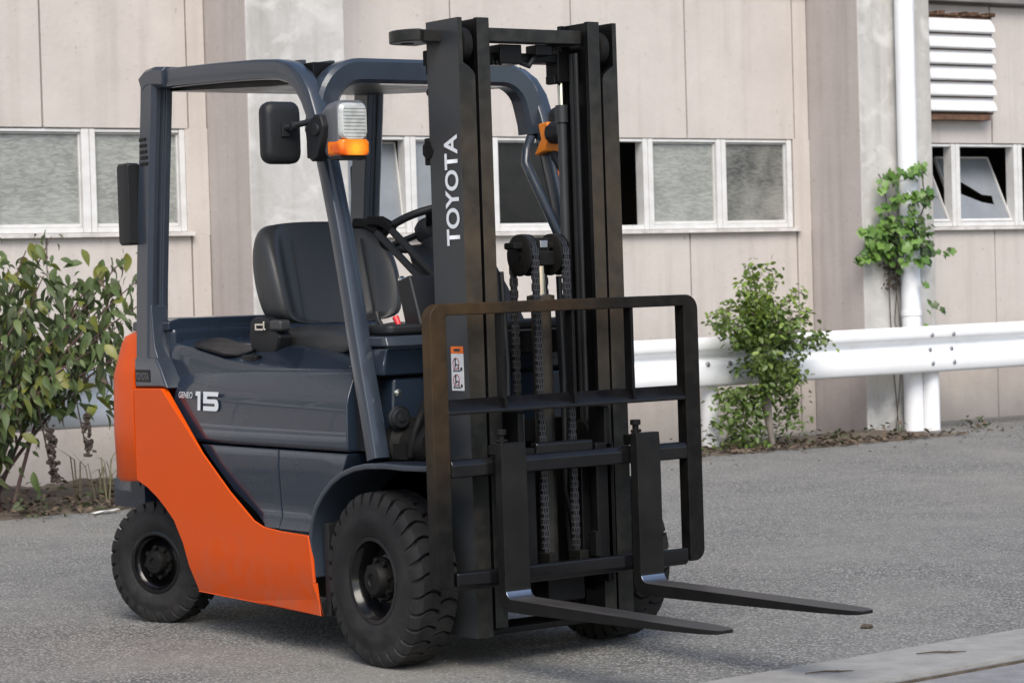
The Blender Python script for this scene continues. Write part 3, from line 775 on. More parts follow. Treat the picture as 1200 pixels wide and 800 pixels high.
# lettering on the hood side
th = math.atan2(0.0075, 0.32)
rgt = Vector((math.cos(th), -math.sin(th), 0)); upv = Vector((0, 0, 1))
def hp(x, z, off=0.0):
    y = -0.510 + 0.0075*(-0.93-x)/0.32 if x > -1.25 else -0.5025 + 0.0075*(-1.25-x)/0.13
    return Vector((x, y-0.0015-off, z))
m = MB()
def glyph(x0, pts):
    f = []
    for a, b in pts:
        p = hp(x0, 0.828) + rgt*(a+0.10*b) + upv*b + Vector((0, -0.003, 0)); f.append(m.bm.verts.new(p))
    m._f(f)
H_ = 0.070
glyph(-1.215, [(0.018, 0.0), (0.040, 0.0), (0.040, H_), (0.004, H_), (0.0, H_-0.016), (0.018, H_-0.016)])
W5, t5 = 0.120, 0.0165
glyph(-1.152, [(0.0, 0.0), (W5-0.018, 0.0), (W5-0.005, 0.005), (W5, 0.014), (W5, t5), (0.0, t5)])
glyph(-1.152, [(W5-0.030, t5), (W5, t5), (W5, 0.027), (W5-0.030, 0.027)])
glyph(-1.152, [(0.0, 0.027), (W5, 0.027), (W5-0.006, 0.038), (W5-0.018, 0.043), (0.0, 0.043)])
glyph(-1.152, [(0.0, 0.043), (0.030, 0.043), (0.030, H_-t5), (0.0, H_-t5)])
glyph(-1.152, [(0.0, H_-t5), (W5-0.004, H_-t5), (W5, H_), (0.0, H_)])
m.build("number_lettering", M_DECAL, hood, smooth=0)
place_text("model_lettering", "GENEO", M_DECAL, hood, hp(-1.345, 0.872, 0.006), Vector((0.9985, -0.055, 0)), upv, 0.120, 0.023, 0.008, 0.2)
# radiator cover between rear pillars
m = MB()
m.loft([[(x, s*0.46, z) for x, s, z in ((-1.47, -1, zz), (-1.47, 1, zz), (-1.78, 1, zz), (-1.78, -1, zz))] for zz in (0.95, 1.135)] , cap=True)
m.build("radiator_cover", M_GREY, FL, bevel=0.025, seg=3)
m = MB(); m.prism([(-0.47, 1.12), (0.47, 1.12), (0.47, 1.155), (0.42, 1.168), (-0.42, 1.168), (-0.47, 1.155)], 'x', -1.775, -1.478)
m.build("radiator_cover_lid", M_GREY, FL, bevel=0.008, seg=2)

# dark body panels below the hood (right and left), seam at X=-0.62
def body_panel(x_out, sgn, name):
    m = MB()
    prof_ = [(0.703, 0.503), (0.64, 0.507), (0.54, 0.502), (0.47, 0.498), (0.436, 0.510), (0.424, 0.522)]
    rings = []
    for z, y in prof_:
        x0, x1 = x_out(z)
        rings.append([(x0, sgn*y, z), (x0 + (x1-x0)*0.33, sgn*y, z), (x0 + (x1-x0)*0.66, sgn*y, z), (x1, sgn*y, z), (x1, sgn*0.36, z), (x0, sgn*0.36, z)])
    m.loft(rings)
    return m.build(name, M_GREY, FL, bevel=0.004, seg=2, smooth=35)
def lerp(pts, z):
    for (z0, x0), (z1, x1) in zip(pts, pts[1:]):
        if min(z0, z1) <= z <= max(z0, z1):
            return x0 + (x1-x0)*(z-z0)/(z1-z0 or 1)
    return pts[-1][1]
for sgn in (-1, 1):
    body_panel(lambda z: (lerp([(0.71, -1.20), (0.54, -0.95), (0.42, -0.70)], z), -0.624), sgn, "body_panel")
    body_panel(lambda z: (-0.617, lerp([(0.71, -0.16), (0.655, -0.16), (0.60, -0.27), (0.50, -0.355), (0.43, -0.392), (0.42, -0.392)], z)), sgn, "body_panel")
    # step tread with anti-slip studs
    m = MB(); m.box(-0.66, -0.395, sgn*0.530, sgn*0.40, 0.405, 0.4215)
    for i in range(9):
        for j in range(3):
            m.box(-0.645+i*0.028, -0.632+i*0.028, sgn*(0.455+j*0.022), sgn*(0.466+j*0.022), 0.4215, 0.4255)
    m.build("step_tread", M_PLAST, FL, smooth=0)
    # black kick plate behind the front pillar
    m = MB(); m.prism([(-0.165, 1.05), (-0.125, 1.075), (-0.075, 0.71), (-0.17, 0.71), (-0.20, 0.80)], 'y', sgn*0.47, sgn*0.36)
    m.build("kick_plate", M_PLAST, FL, bevel=0.006)

# front fenders
fp = [(-0.372, 0.27), (-0.380, 0.33), (-0.388, 0.40), (-0.372, 0.46), (-0.340, 0.515), (-0.295, 0.56), (-0.235, 0.603), (-0.165, 0.636), (-0.085, 0.658), (0.0, 0.670), (0.10, 0.674), (0.22, 0.672), (0.33, 0.674), (0.40, 0.682)]
for sgn in (-1, 1):
    m = MB()
    outer, inner = [], []
    for i, (x, z) in enumerate(fp):
        a = Vector(fp[max(i-1, 0)]); b = Vector(fp[min(i+1, len(fp)-1)]); d = (b-a).normalized(); nn = Vector((-d.y, d.x))
        outer.append(Vector((x, z)) + nn*0.010); inner.append(Vector((x, z)) - nn*0.010)
    lip = lambda i: 0.53 if i < 9 else (0.535 - 0.02*(i-9)/4)
    rings = [[(o.x, sgn*lip(i), o.y), (o.x, sgn*0.27, o.y), (q.x, sgn*0.27, q.y), (q.x, sgn*lip(i), q.y)] for i, (o, q) in enumerate(zip(outer, inner))]
    m.loft(rings)
    m.build("front_fender", M_GUARD, FL, bevel=0.006, seg=2, smooth=50)
    # black splash panel inside the arch
    m = MB(); m.box(-0.34, -0.31, sgn*0.50, sgn*0.25, 0.14, 0.46); m.box(-0.31, 0.30, sgn*0.30, sgn*0.285, 0.24, 0.66)
    m.build("splash_panel", M_PLAST, FL, bevel=0.004)

# front cowl / dash
m = MB()
m.prism([(-0.42, 0.70), (-0.40, 0.955), (0.40, 0.955), (0.42, 0.70)], 'x', -0.13, -0.02)
m.build("cowl_lower", M_GREY, FL, bevel=0.012, seg=3)
m = MB()
m.loft([[(-0.13, -0.45, z), (xf, -0.45, z), (xf, 0.45, z), (-0.13, 0.45, z)] for z, xf in ((0.965, -0.005), (1.05, 0.02), (1.058, 0.03))])
m.build("cowl_upper", M_GREY, FL, bevel=0.01, seg=3)
m = MB()
m.loft([[(-0.16, -0.455, z), (xf, -0.455, z), (xf, 0.455, z), (-0.16, 0.455, z)] for z, xf in ((1.062, 0.035), (1.098, 0.02))])
m.build("cowl_band", M_GUARD, FL, bevel=0.008, seg=3)
m = MB()
m.prism(rrect(-0.17, 0.02, -0.44, 0.44, 0.03), 'z', 1.100, 1.135)
m.build("dash_pad", M_PLAST, FL, bevel=0.014, seg=3)

# horn, hydraulic motor and lines in front of the cowl
m = MB(); m.lathe([(0.0, 0.030), (0.012, 0.030), (0.014, 0.026), (0.030, 0.026), (0.036, 0.018), (0.038, 0.005), (0.034, -0.01), (0.02, -0.03), (0.0, -0.03)], 24, 'x', (0.03, -0.42, 0.825))
m.lathe([(0.038, 0.008), (0.042, 0.012), (0.038, 0.018)], 24, 'x', (0.03, -0.42, 0.825))
m.build("horn", M_PLAST, FL, smooth=50)
m = MB()
m.lathe([(0.0, 0.14), (0.055, 0.14), (0.065, 0.12), (0.065, 0.02), (0.09, 0.0), (0.09, -0.04), (0.0, -0.04)], 24, 'x', (0.02, -0.36, 0.735))
m.tube([(0.1, -0.42, 0.70), (0.13, -0.42, 0.78), (0.10, -0.36, 0.86), (0.02, -0.30, 0.87)], 0.014, 10)
m.tube([(0.12, -0.39, 0.70), (0.16, -0.37, 0.80), (0.12, -0.30, 0.90), (0.02, -0.24, 0.90)], 0.012, 10)
m.tube([(0.12, -0.33, 0.70), (0.17, -0.31, 0.83), (0.13, -0.27, 0.93)], 0.012, 10)
m.box(0.02, 0.10, -0.44, -0.38, 0.69, 0.74)
m.build("hydraulic_motor", M_DARKIN, FL, smooth=50)
m = MB(); m.lathe([(0.0, 0.012), (0.013, 0.01), (0.014, 0.0), (0.008, -0.01)], 12, 'x', (0.045, -0.43, 0.91));
m.build("hose_fitting", M_CHROME, FL)
# tilt cylinders
for sgn in (-1, 1):
    m = MB(); m.tube([(-0.15, sgn*0.24, 0.62), (0.04, sgn*0.24, 0.70)], 0.038, 16); m.tube([(0.02, sgn*0.24, 0.69), (0.19, sgn*0.24, 0.76)], 0.02, 12)
    m.build("tilt_cylinder", M_BLACK, FL)

# overhead guard: hoops
def hoop(sgn):
    y = sgn*0.477
    path = [(-0.010, 0.69), (-0.040, 0.82), (-0.075, 0.96), (-0.113, 1.12), (-0.155, 1.30), (-0.200, 1.48), (-0.245, 1.63), (-0.285, 1.755), (-0.322, 1.855), (-0.358, 1.925), (-0.405, 1.978), (-0.465, 2.012), (-0.54, 2.030), (-0.70, 2.043), (-0.95, 2.055), (-1.20, 2.064), (-1.40, 2.070), (-1.475, 2.066)]
    m = MB(); rings = []
    pv = [Vector((x, y, z)) for x, z in path]
    for i, p in enumerate(pv):
        d = (pv[min(i+1, len(pv)-1)] - pv[max(i-1, 0)]).normalized(); s = Vector((0, 1, 0)); nn = d.cross(s)   # outward/up-forward
        w, h = 0.062, 0.062
        c = [(1, .66), (.89, .89), (.66, 1), (-.66, 1), (-.89, .89), (-1, .66), (-1, -.7), (-.9, -.9), (-.7, -1), (.7, -1), (.9, -.9), (1, -.7)]
        rings.append([p + s*(a*w/2) + nn*(b*h/2*(1.0 if i < 9 else 1.15)) for a, b in c])
    m.loft(rings)
    o = m.build("guard_hoop", M_GUARD, FL, smooth=32)
    # inner flange strip along the pillar (dark weather-strip groove)
    m = MB(); m.rod([Vector((x-0.033, y-sgn*0.012, z)) for x, z in path[1:9]], (0, 1, 0), 0.03, 0.012, rnd=0.2)
    m.build("hoop_flange", M_PLAST, o)
    return o
def rear_pillar(sgn):
    y = sgn*0.478
    m = MB()
    # rear post: side face with a stepped front face
    def sec(x, z, k=1.0):
        return [(x-0.055, y+sgn*0.042, z), (x+0.038, y+sgn*0.042, z), (x+0.052, y+sgn*0.028, z), (x+0.052, y+sgn*0.008, z), (x+0.040, y+sgn*0.004, z), (x+0.040, y-sgn*0.012, z), (x+0.05, y-sgn*0.016, z), (x+0.05, y-sgn*0.042, z), (x-0.055, y-sgn*0.042, z)]
    pts = [(-1.595, 0.95), (-1.598, 1.02), (-1.575, 1.30), (-1.535, 1.65), (-1.495, 1.95), (-1.485, 2.045), (-1.480, 2.085)]
    rings = [sec(x, z) for x, z in pts]
    m.loft(rings)
    o = m.build("rear_pillar", M_GUARD, FL, bevel=0.005, seg=2, smooth=30)
    if sgn < 0:
        for i in range(5):
            z = 1.757 + i*0.023; x = -1.523 + (1.80-z)*0.115
            mm = MB(); mm.box(x-0.034, x+0.022, y-0.045, y-0.0405, z-0.007, z+0.006)
            mm.build("vent_slot", M_BLACK, o, bevel=0.0015, seg=1)
    # corner casting on top
    m = MB(); m.rod([(-1.54, y, 2.055), (-1.50, y, 2.075), (-1.44, y, 2.079), (-1.36, y, 2.072)], (0, 1, 0), 0.088, 0.078, rnd=0.35)
    m.build("guard_corner", M_GUARD, o, bevel=0.004)
    # gusset foot flaring forward
    m = MB(); m.loft([[(x0, y+sgn*0.036, z), (x1, y+sgn*0.036, z), (x1, y-sgn*0.036, z), (x0, y-sgn*0.036, z)] for z, x0, x1 in ((0.915, -1.56, -1.41), (0.97, -1.56, -1.465), (1.06, -1.565, -1.515), (1.22, -1.56, -1.530))])
    m.build("pillar_foot", M_GUARD, o, bevel=0.006, smooth=30)
    return o
for sgn in (-1, 1):
    hoop(sgn); rear_pillar(sgn)
# roof bars, rear cross bar and front visor
m = MB(); m.rod([(-1.49, -0.45, 2.055), (-1.49, 0.45, 2.055)], (1, 0, 0), 0.06, 0.05); m.build("guard_rear_bar", M_GUARD, FL)
bar = None
for i in range(7):
    y = -0.36 + 0.12*i
    m = MB(); m.rod([(-1.46, y, 2.068), (-0.95, y, 2.062), (-0.60, y, 2.055)], (0, 1, 0), 0.022, 0.035, rnd=0.2); m.build("roof_bar", M_GUARD, FL)
Rc = 0.135
pth = [(-0.452, 1.80), (-0.448, 1.84)] + [(-0.435+Rc + Rc*math.cos(R(a)), 2.012-Rc + Rc*math.sin(R(a))) for a in range(170, 89, -10)]
pth = pth + [(-a, b) for a, b in pth[::-1]]
m = MB(); m.rod([(-0.352 - 0.16*max(0, 2.0-b)*0, a, b) for a, b in pth], (1, 0, 0), 0.085, 0.086, rnd=0.3)
m.build("guard_visor", M_GUARD, FL, smooth=35)
m = MB(); m.prism([(-0.395, 1.974), (-0.395, 2.045), (-0.70, 2.046), (-1.47, 2.058), (-1.47, 2.028), (-0.70, 1.985)], 'y', -0.445, 0.445); m.build("roof_panel", M_BLACK, FL, bevel=0.004)
# headlamps with indicators
def lamp(sgn):
    y0, y1 = sgn*0.604, sgn*0.489
    ym, hw = (y0+y1)/2, abs(y0-y1)/2
    m = MB()
    rr = lambda k, dz=0: [(ym + a*k, 1.783+dz+b*k) for a, b in rrect(-hw, hw, -0.099, 0.099, 0.03)]
    m.loft([[(-0.15, p[0], p[1]) for p in rr(0.50, -0.01)], [(-0.12, p[0], p[1]) for p in rr(0.74)], [(-0.07, p[0], p[1]) for p in rr(0.95)], [(-0.02, p[0], p[1]) for p in rr(1.0)], [(0.008, p[0], p[1]) for p in rr(0.99)]])
    b = m.build("headlamp", M_LAMPB, FL, bevel=0.003)
    m = MB(); m.loft([[(x, p[0], p[1]) for p in rrect(ym-hw+i, ym+hw-i, 1.752, 1.876-i, 0.022)] for x, i in ((0.0, 0.003), (0.014, 0.004), (0.024, 0.012))])
    for i in range(9):
        m.box(0.0235, 0.0262, ym-hw+0.016, ym+hw-0.016, 1.760+i*0.0115, 1.766+i*0.0115)
    m.build("lamp_lens", M_LENS, b, bevel=0.002, seg=2)
    # amber indicator wraps round the outer side
    m = MB(); m.loft([[(x, p[0], p[1]) for p in rrect(ym-hw-0.002+i, ym+hw+0.002-i, 1.698, 1.7515, 0.014)] for x, i in ((-0.055, 0.0), (0.010, 0.0), (0.020, 0.003), (0.027, 0.012))])
    m.build("indicator_lens", M_AMBER, b, bevel=0.003, seg=2)
    m = MB(); m.prism(rrect(ym-hw+0.004, ym+hw-0.004, 1.685, 1.697, 0.004), 'x', -0.05, 0.012); m.build("lamp_base", M_PLAST, b, bevel=0.003)
    m = MB(); m.prism([(-0.165, 1.80), (-0.10, 1.842), (-0.066, 1.835), (-0.050, 1.80), (-0.058, 1.762), (-0.095, 1.70), (-0.125, 1.685), (-0.15, 1.70)], 'y', sgn*0.625, sgn*0.575)
    m.disc((-0.090, sgn*0.627, 1.79), 0.022, -0.008, 0.008, 'y', 14)
    m.box(-0.20, -0.10, sgn*0.60, sgn*0.49, 1.70, 1.79)
    m.build("lamp_bracket", M_PLAST, b, bevel=0.005)
lamp(-1)
# the left indicator unit is seen from behind its amber clamp
m = MB(); m.prism([(-0.30, 1.715), (-0.235, 1.73), (-0.20, 1.80), (-0.215, 1.835), (-0.27, 1.83), (-0.255, 1.775)], 'y', 0.415, 0.50)
lc_ = m.build("indicator_bracket", M_AMBERH, FL, bevel=0.006)
m = MB(); m.lathe([(0.0, 0.03), (0.03, 0.03), (0.040, 0.022), (0.043, 0.0), (0.04, -0.05), (0.0, -0.05)], 24, 'x', (-0.17, 0.447, 1.795)); m.build("indicator_lamp", M_PLAST, lc_)
m = MB(); m.tube([(-0.25, 0.46, 1.73), (-0.23, 0.47, 1.69), (-0.22, 0.48, 1.66)], 0.016, 8); m.build("bracket_stem", M_PLAST, lc_)

# mirrors
def mirror(sgn):
    yc = sgn*(0.662 if sgn < 0 else 0.545)
    m = MB()
    pts = [(yc + a, 1.79+b) for a, b in rrect(-0.070, 0.070, -0.105, 0.105, 0.034)]
    sc = lambda k: [(yc + (p[0]-yc)*k, 1.79+(p[1]-1.79)*k) for p in pts]
    m.loft([[(-0.285, *p) for p in sc(0.97)], [(-0.27, *p) for p in sc(1.0)], [(-0.25, *p) for p in sc(0.99)], [(-0.238, *p) for p in sc(0.9)], [(-0.234, *p) for p in sc(0.72)]])
    mr_ = m.build("mirror", M_PLAST, FL, smooth=50)
    m = MB(); m.prism([(yc+(p[0]-yc)*0.93, 1.79+(p[1]-1.79)*0.93) for p in pts], 'x', -0.288, -0.284); m.build("mirror_glass", M_MIRROR, mr_)
    m = MB(); m.tube([(-0.232, yc+0.0, 1.805), (-0.195, yc-sgn*0.02, 1.812), (-0.19, yc-sgn*0.085, 1.825), (-0.22, sgn*0.50, 1.83)], 0.011, 10)
    m.lathe([(0.0, -0.012), (0.017, -0.01), (0.017, 0.012), (0.0, 0.014)], 12, 'y', (-0.205, yc-sgn*0.015, 1.808))
    m.box(-0.236, -0.226, yc-0.014, yc+0.018, 1.775, 1.825)
    m.build("mirror_arm", M_PLAST, mr_, bevel=0.002)
mirror(-1); mirror(1)
# rear combination lamps on the rear pillars
for sgn in (-1, 1):
    m = MB(); m.loft([[(x, p[0], p[1]) for p in rrect(*(sorted((sgn*(0.505-i), sgn*(0.557-i*0.3)))), 1.452+i, 1.765-i, 0.012)] for x, i in ((-1.690, 0.006), (-1.68, 0.0), (-1.605, 0.0), (-1.598, 0.006))])
    rl = m.build("rear_lamp", M_PLAST, FL, bevel=0.002)
    m = MB(); m.box(-1.70, -1.688, sgn*0.512, sgn*0.55, 1.47, 1.75); m.build("rear_lens", M_INKRED, rl, bevel=0.004)

# assist grip on the left pillar, stickers on pillars
m = MB(); m.tube([(-0.345, 0.445, 1.80), (-0.32, 0.415, 1.775), (-0.30, 0.385, 1.735), (-0.29, 0.372, 1.69), (-0.27, 0.378, 1.65), (-0.22, 0.41, 1.52), (-0.18, 0.43, 1.42), (-0.17, 0.46, 1.39)], 0.017, 12)
m.build("assist_grip", M_GUARD, FL)
def on_left_front(z):   # a point on the front face of the left hoop
    pts = [(1.30, -0.155), (1.48, -0.200), (1.63, -0.245), (1.755, -0.285)]
    return lerp(pts, z) + 0.0335
st = MB()
zz = [1.445 + 0.0145*i for i in range(17)]
for a, b in zip(zz, zz[1:]):
    st.mi = 1 if a > 1.60 else 0
    st.loft([[(on_left_front(z)+d, y, z+d*0.27) for d, y in ((0.0, 0.462), (0.0, 0.494), (0.0012, 0.494), (0.0012, 0.462))] for z in (a, b)])
st.build("pillar_sticker", [M_STKWH, M_STKOR], FL, smooth=0)
m = MB(); m.box(-1.492, -1.4905, 0.445, 0.49, 1.47, 1.57)
m.build("rear_pillar_sticker", M_STKWH, FL, mtx=Matrix.Translation((-0.017, 0, 0)))

# seat
def seat_back():
    m = MB()
    zs = [1.135, 1.20, 1.28, 1.36, 1.43, 1.485, 1.510, 1.520]
    rings = []
    for k, z in enumerate(zs):
        t = (z-1.135)/0.385
        x = -1.00 - 0.10*t
        w = [0.262, 0.282, 0.292, 0.292, 0.282, 0.262, 0.235, 0.19][k]
        th = [0.10, 0.115, 0.12, 0.115, 0.10, 0.075, 0.05, 0.02][k]
        bol = [0.075, 0.10, 0.105, 0.098, 0.075, 0.04, 0.012, 0.0][k]
        r = []
        for s in (-1, -0.96, -0.86, -0.72, -0.6, -0.3, 0, 0.3, 0.6, 0.72, 0.86, 0.96, 1):
            a = abs(s)
            bx = bol*(max(0, min(1, (a-0.62)/0.16)))*(1 if a < 0.9 else (0.85 if a < 0.98 else 0.3)) - 0.012*(1-a)
            r.append((x+bx, s*w, z - 0.01*(a**3)))
        for s in (1, 0.8, 0.4, -0.4, -0.8, -1):
            r.append((x-th*(1.0 if abs(s) < 0.9 else 0.55), s*w*0.98, z - 0.01*abs(s)))
        rings.append(r)
    m.loft(rings)
    o = m.build("seat_backrest", M_VINYL, FL, smooth=60, mtx=Matrix.Translation((-0.02, -0.012, 0)))
    md = o.modifiers.new("sub", 'SUBSURF'); md.levels = 1; md.render_levels = 2
    # sewn seams
    for s in (-0.155, 0.155):
        mm = MB(); mm.tube([(-0.998 - 0.10*(z-1.135)/0.385 + 0.006, s, z) for z in (1.15, 1.25, 1.35, 1.45)], 0.0035, 6); mm.build("seat_seam", M_PLAST, o)
    return o
seat_back()
def cushion():
    m = MB(); rings = []
    for y, dz in ((-0.262, -0.05), (-0.255, -0.02), (-0.235, 0.004), (-0.20, 0.012), (-0.15, 0.0), (0, -0.008), (0.15, 0.0), (0.20, 0.012), (0.235, 0.004), (0.255, -0.02), (0.262, -0.05)):
        e_ = 1 if abs(y) < 0.25 else 0.6
        rings.append([(-1.03, y, 1.125+dz), (-0.85, y, 1.118+dz), (-0.66, y, 1.122+dz), (-0.57, y, 1.118+dz*1.1), (-0.525, y, 1.095+dz*0.6), (-0.515, y, 1.06), (-0.53, y, 1.03), (-0.70, y, 1.022), (-1.03, y, 1.025)])
    m.loft(rings)
    m_ = Matrix.Diagonal((1, 1.06, 1, 1))
    o = m.build("seat_cushion", M_VINYL, FL, smooth=60)
    md = o.modifiers.new("sub", 'SUBSURF'); md.levels = 1; md.render_levels = 2
cushion()
m = MB(); m.box(-1.05, -0.56, -0.22, 0.22, 0.99, 1.022); m.tube([(-0.62, -0.245, 1.012), (-0.55, -0.245, 1.005), (-0.50, -0.235, 1.004)], 0.008, 8)
m.build("seat_rail", M_BLACK, FL, bevel=0.004)
m = MB(); m.loft([[(x0, -0.285-b, z), (x1, -0.285-b, z), (x1, -0.345+b, z), (x0, -0.345+b, z)] for z, x0, x1, b in ((1.008, -1.03, -0.93, 0.004), (1.05, -1.07, -0.88, 0.0), (1.095, -1.085, -0.86, 0.0), (1.145, -1.08, -0.93, 0.004), (1.165, -1.065, -0.97, 0.012))])
sb = m.build("belt_retractor", M_PLAST, FL, bevel=0.010, seg=3)
m = MB(); m.box(-0.925, -0.845, -0.352, -0.30, 1.112, 1.155); m.build("belt_buckle", M_VINYL, sb, bevel=0.014, seg=3)
m = MB(); m.box(-1.01, -0.94, -0.358, -0.352, 1.116, 1.124); m.box(-1.005, -0.95, -0.358, -0.352, 1.134, 1.142); m.box(-1.015, -1.005, -0.358, -0.352, 1.116, 1.142); m.box(-0.955, -0.945, -0.358, -0.352, 1.116, 1.150)
m.build("belt_tongue", M_CHROME, sb, bevel=0.002)

# steering
TW = Matrix.Translation((-0.37, 0.0, 1.465)) @ Matrix.Rotation(R(-24), 4, 'Y')
m = MB(); m.tube([(0.175*math.cos(2*PI*i/48), 0.175*math.sin(2*PI*i/48), 0) for i in range(49)], 0.0145, 12, cap=False)
m.lathe([(0.0, 0.03), (0.04, 0.028), (0.055, 0.01), (0.055, -0.03), (0.03, -0.06), (0.0, -0.06)], 20, 'z')
for a in (90, 210, 330):
    m.rod([(0.04*math.cos(R(a)), 0.04*math.sin(R(a)), -0.005), (0.172*math.cos(R(a)), 0.172*math.sin(R(a)), 0)], (-math.sin(R(a)), math.cos(R(a)), 0), 0.032, 0.016)
m.lathe([(0.0, 0.07), (0.018, 0.068), (0.024, 0.05), (0.018, 0.03), (0.010, 0.014)], 14, 'z', (-0.10, -0.13, 0))
sw = m.build("steering_wheel", M_PLAST, FL, mtx=TW)
m = MB(); m.tube([(-0.345, 0.0, 1.42), (-0.14, 0.0, 1.10)], [0.055, 0.085], 16)
m.loft([[(x, y0, z) , (x, y1, z), (x+0.10, y1, z-0.02), (x+0.10, y0, z-0.02)] for x, z, y0, y1 in ((-0.36, 1.405, -0.13, 0.12), (-0.27, 1.36, -0.16, 0.14), (-0.16, 1.20, -0.18, 0.16), (-0.10, 1.12, -0.18, 0.16))])
m.build("steering_column", M_PLAST, FL, bevel=0.012, seg=3)
# hydraulic levers
for yy, a, b in ((-0.20, (-0.455, 1.485), (-0.0, 1.192)), (-0.185, (-0.385, 1.490), (-0.0, 1.245))):
    m = MB(); m.rod([(a[0], yy, a[1]), ((a[0]+b[0])/2, yy+0.005, (a[1]+b[1])/2), (b[0], yy+0.01, b[1])], (0, 1, 0), 0.016, 0.026, rnd=0.4)
    lv_ = m.build("control_lever", M_PLAST, FL)
    m = MB(); m.rod([(a[0]-0.045, yy-0.03, a[1]+0.004), (a[0], yy-0.01, a[1]+0.002), (a[0]+0.05, yy+0.01, a[1]-0.025)], (0, 1, 0), 0.034, 0.036, rnd=0.5); m.build("lever_knob", M_BLACK, lv_)
m = MB(); m.prism([(-0.14, 1.28), (-0.06, 1.30), (0.01, 1.12), (-0.09, 1.12)], 'y', -0.30, -0.12); m.build("lever_cover", M_PLAST, FL, bevel=0.01, seg=3)
m = MB(); m.lathe([(0.0, 0.0), (0.010, 0.003), (0.013, 0.015), (0.008, 0.03), (0.0, 0.032)], 12, 'x', (-0.16, -0.27, 1.285)); m.build("lever_pin", M_CHROME, FL)
m = MB(); m.tube([(-0.12, -0.37, 1.12), (-0.15, -0.37, 1.15), (-0.165, -0.365, 1.172)], [0.010, 0.010, 0.014], 10); pb = m.build("parking_lever", M_PLAST, FL)
m = MB(); m.tube([(-0.09, -0.325, 1.13), (-0.11, -0.325, 1.158)], [0.009, 0.012], 10); m.build("red_lever_tip", M_RED, FL)

# ---------------- wheels
def tyre_parts(rad, wid, rim_r, nlug, name):
    """wheel with axis Y, outer face towards -Y"""
    h = wid/2
    m = MB()
    rc = rad - 0.021
    prof = [(rim_r, -h*0.80), (rim_r+0.012, -h*0.92), (rim_r+(rc-rim_r)*0.40, -h*1.0), (rim_r+(rc-rim_r)*0.52, -h*1.012), (rim_r+(rc-rim_r)*0.56, -h*0.985), (rim_r+(rc-rim_r)*0.80, -h*0.97), (rc-0.012, -h*0.88), (rc, -h*0.74), (rc, h*0.74), (rc-0.012, h*0.88), (rim_r+(rc-rim_r)*0.80, h*0.97), (rim_r+(rc-rim_r)*0.45, h*1.0), (rim_r, h*0.80)]
    m.lathe(prof, 96)
    st = [0.0, 0.18, 0.38, 0.58, 0.76, 0.90, 0.985]
    for side in (-1, 1):
        for k in range(nlug):
            base = 2*PI*(k + (0.5 if side > 0 else 0.0))/nlug
            rings = []
            pit = 2*PI/nlug
            for q, s in enumerate(st):
                off = pit*(0.26*math.sin(s*PI*1.25) - 0.10*s)
                hw = pit*(0.465 if s < 0.7 else 0.425)*(0.9 if q == 0 else 1)
                ro = rad - 0.0035*s*s if s < 0.8 else rad - 0.004 - 0.030*((s-0.8)/0.185)**1.6
                ri = rc - 0.012 - (0.0 if s < 0.85 else 0.03)
                y = side*h*s*0.99
                a0, a1 = base+off-hw, base+off+hw
                e2 = 0.06*pit
                rings.append([(ri*math.cos(a0), y, ri*math.sin(a0)), (ro*math.cos(a0+e2)*0.998, y, ro*math.sin(a0+e2)*0.998), (ro*math.cos(base+off), y, ro*math.sin(base+off)), (ro*math.cos(a1-e2)*0.998, y, ro*math.sin(a1-e2)*0.998), (ri*math.cos(a1), y, ri*math.sin(a1))])
            m.loft(rings)
    return m
def wheel(pos, rad, wid, rim_r, nlug, sgn, steer, name, deep):
    h = wid/2
    m = MB()
    m.lathe([(rim_r+0.004, -h*0.80), (rim_r+0.010, -h*0.86), (rim_r+0.006, -h*0.90), (rim_r-0.008, -h*0.88), (rim_r-0.014, -h*0.70), (rim_r-0.020, -h*0.62), (rim_r-0.024, deep+0.01), (rim_r-0.05, deep-0.004), (rim_r*0.52, deep-0.012), (rim_r*0.30, deep-0.012), (0.0, deep-0.012)], 56)
    m.lathe([(rim_r, h*0.8), (rim_r-0.02, h*0.6), (0.0, h*0.55)], 40)
    root = m.build(name, M_BAR, FL, smooth=40)
    root.matrix_local = Matrix.Translation(pos) @ Matrix.Rotation((PI if sgn > 0 else 0) + steer, 4, 'Z')
    tyre_parts(rad, wid, rim_r, nlug, name).build("tyre", M_RUBBER, root, smooth=38)
    m = MB()
    hr = rim_r*0.42
    m.lathe([(hr*1.28, deep-0.013), (hr*1.25, deep-0.024), (hr*0.98, deep-0.026), (hr*0.92, deep-0.052), (hr*0.80, deep-0.060), (hr*0.4, deep-0.062), (hr*0.35, deep-0.056), (0.0, deep-0.056)], 32)
    m.build("hub", M_DARKIN, root, smooth=35)
    nn = 8
    for k in range(nn):
        a = 2*PI*k/nn+0.2; rr_ = hr*1.12 if nlug > 26 else hr*1.2
        mm = MB(); mm.disc((rr_*math.cos(a), deep-0.026, rr_*math.sin(a)), 0.010, -0.014, 0.004, 'y', 6); mm.build("wheel_nut", M_DARKIN, root, bevel=0.0015, seg=1)
    return root
wheel((0, -0.444, 0.290), 0.294, 0.176, 0.140, 30, -1, 0, "front_wheel", -0.020)
wheel((0, 0.444, 0.290), 0.294, 0.176, 0.140, 30, 1, 0, "front_wheel", -0.020)
wheel((-1.628, -0.437, 0.232), 0.236, 0.135, 0.114, 26, -1, 0.38, "rear_wheel", -0.012)
wheel((-1.628, 0.437, 0.232), 0.236, 0.135, 0.114, 26, 1, 0.38, "rear_wheel", -0.012)

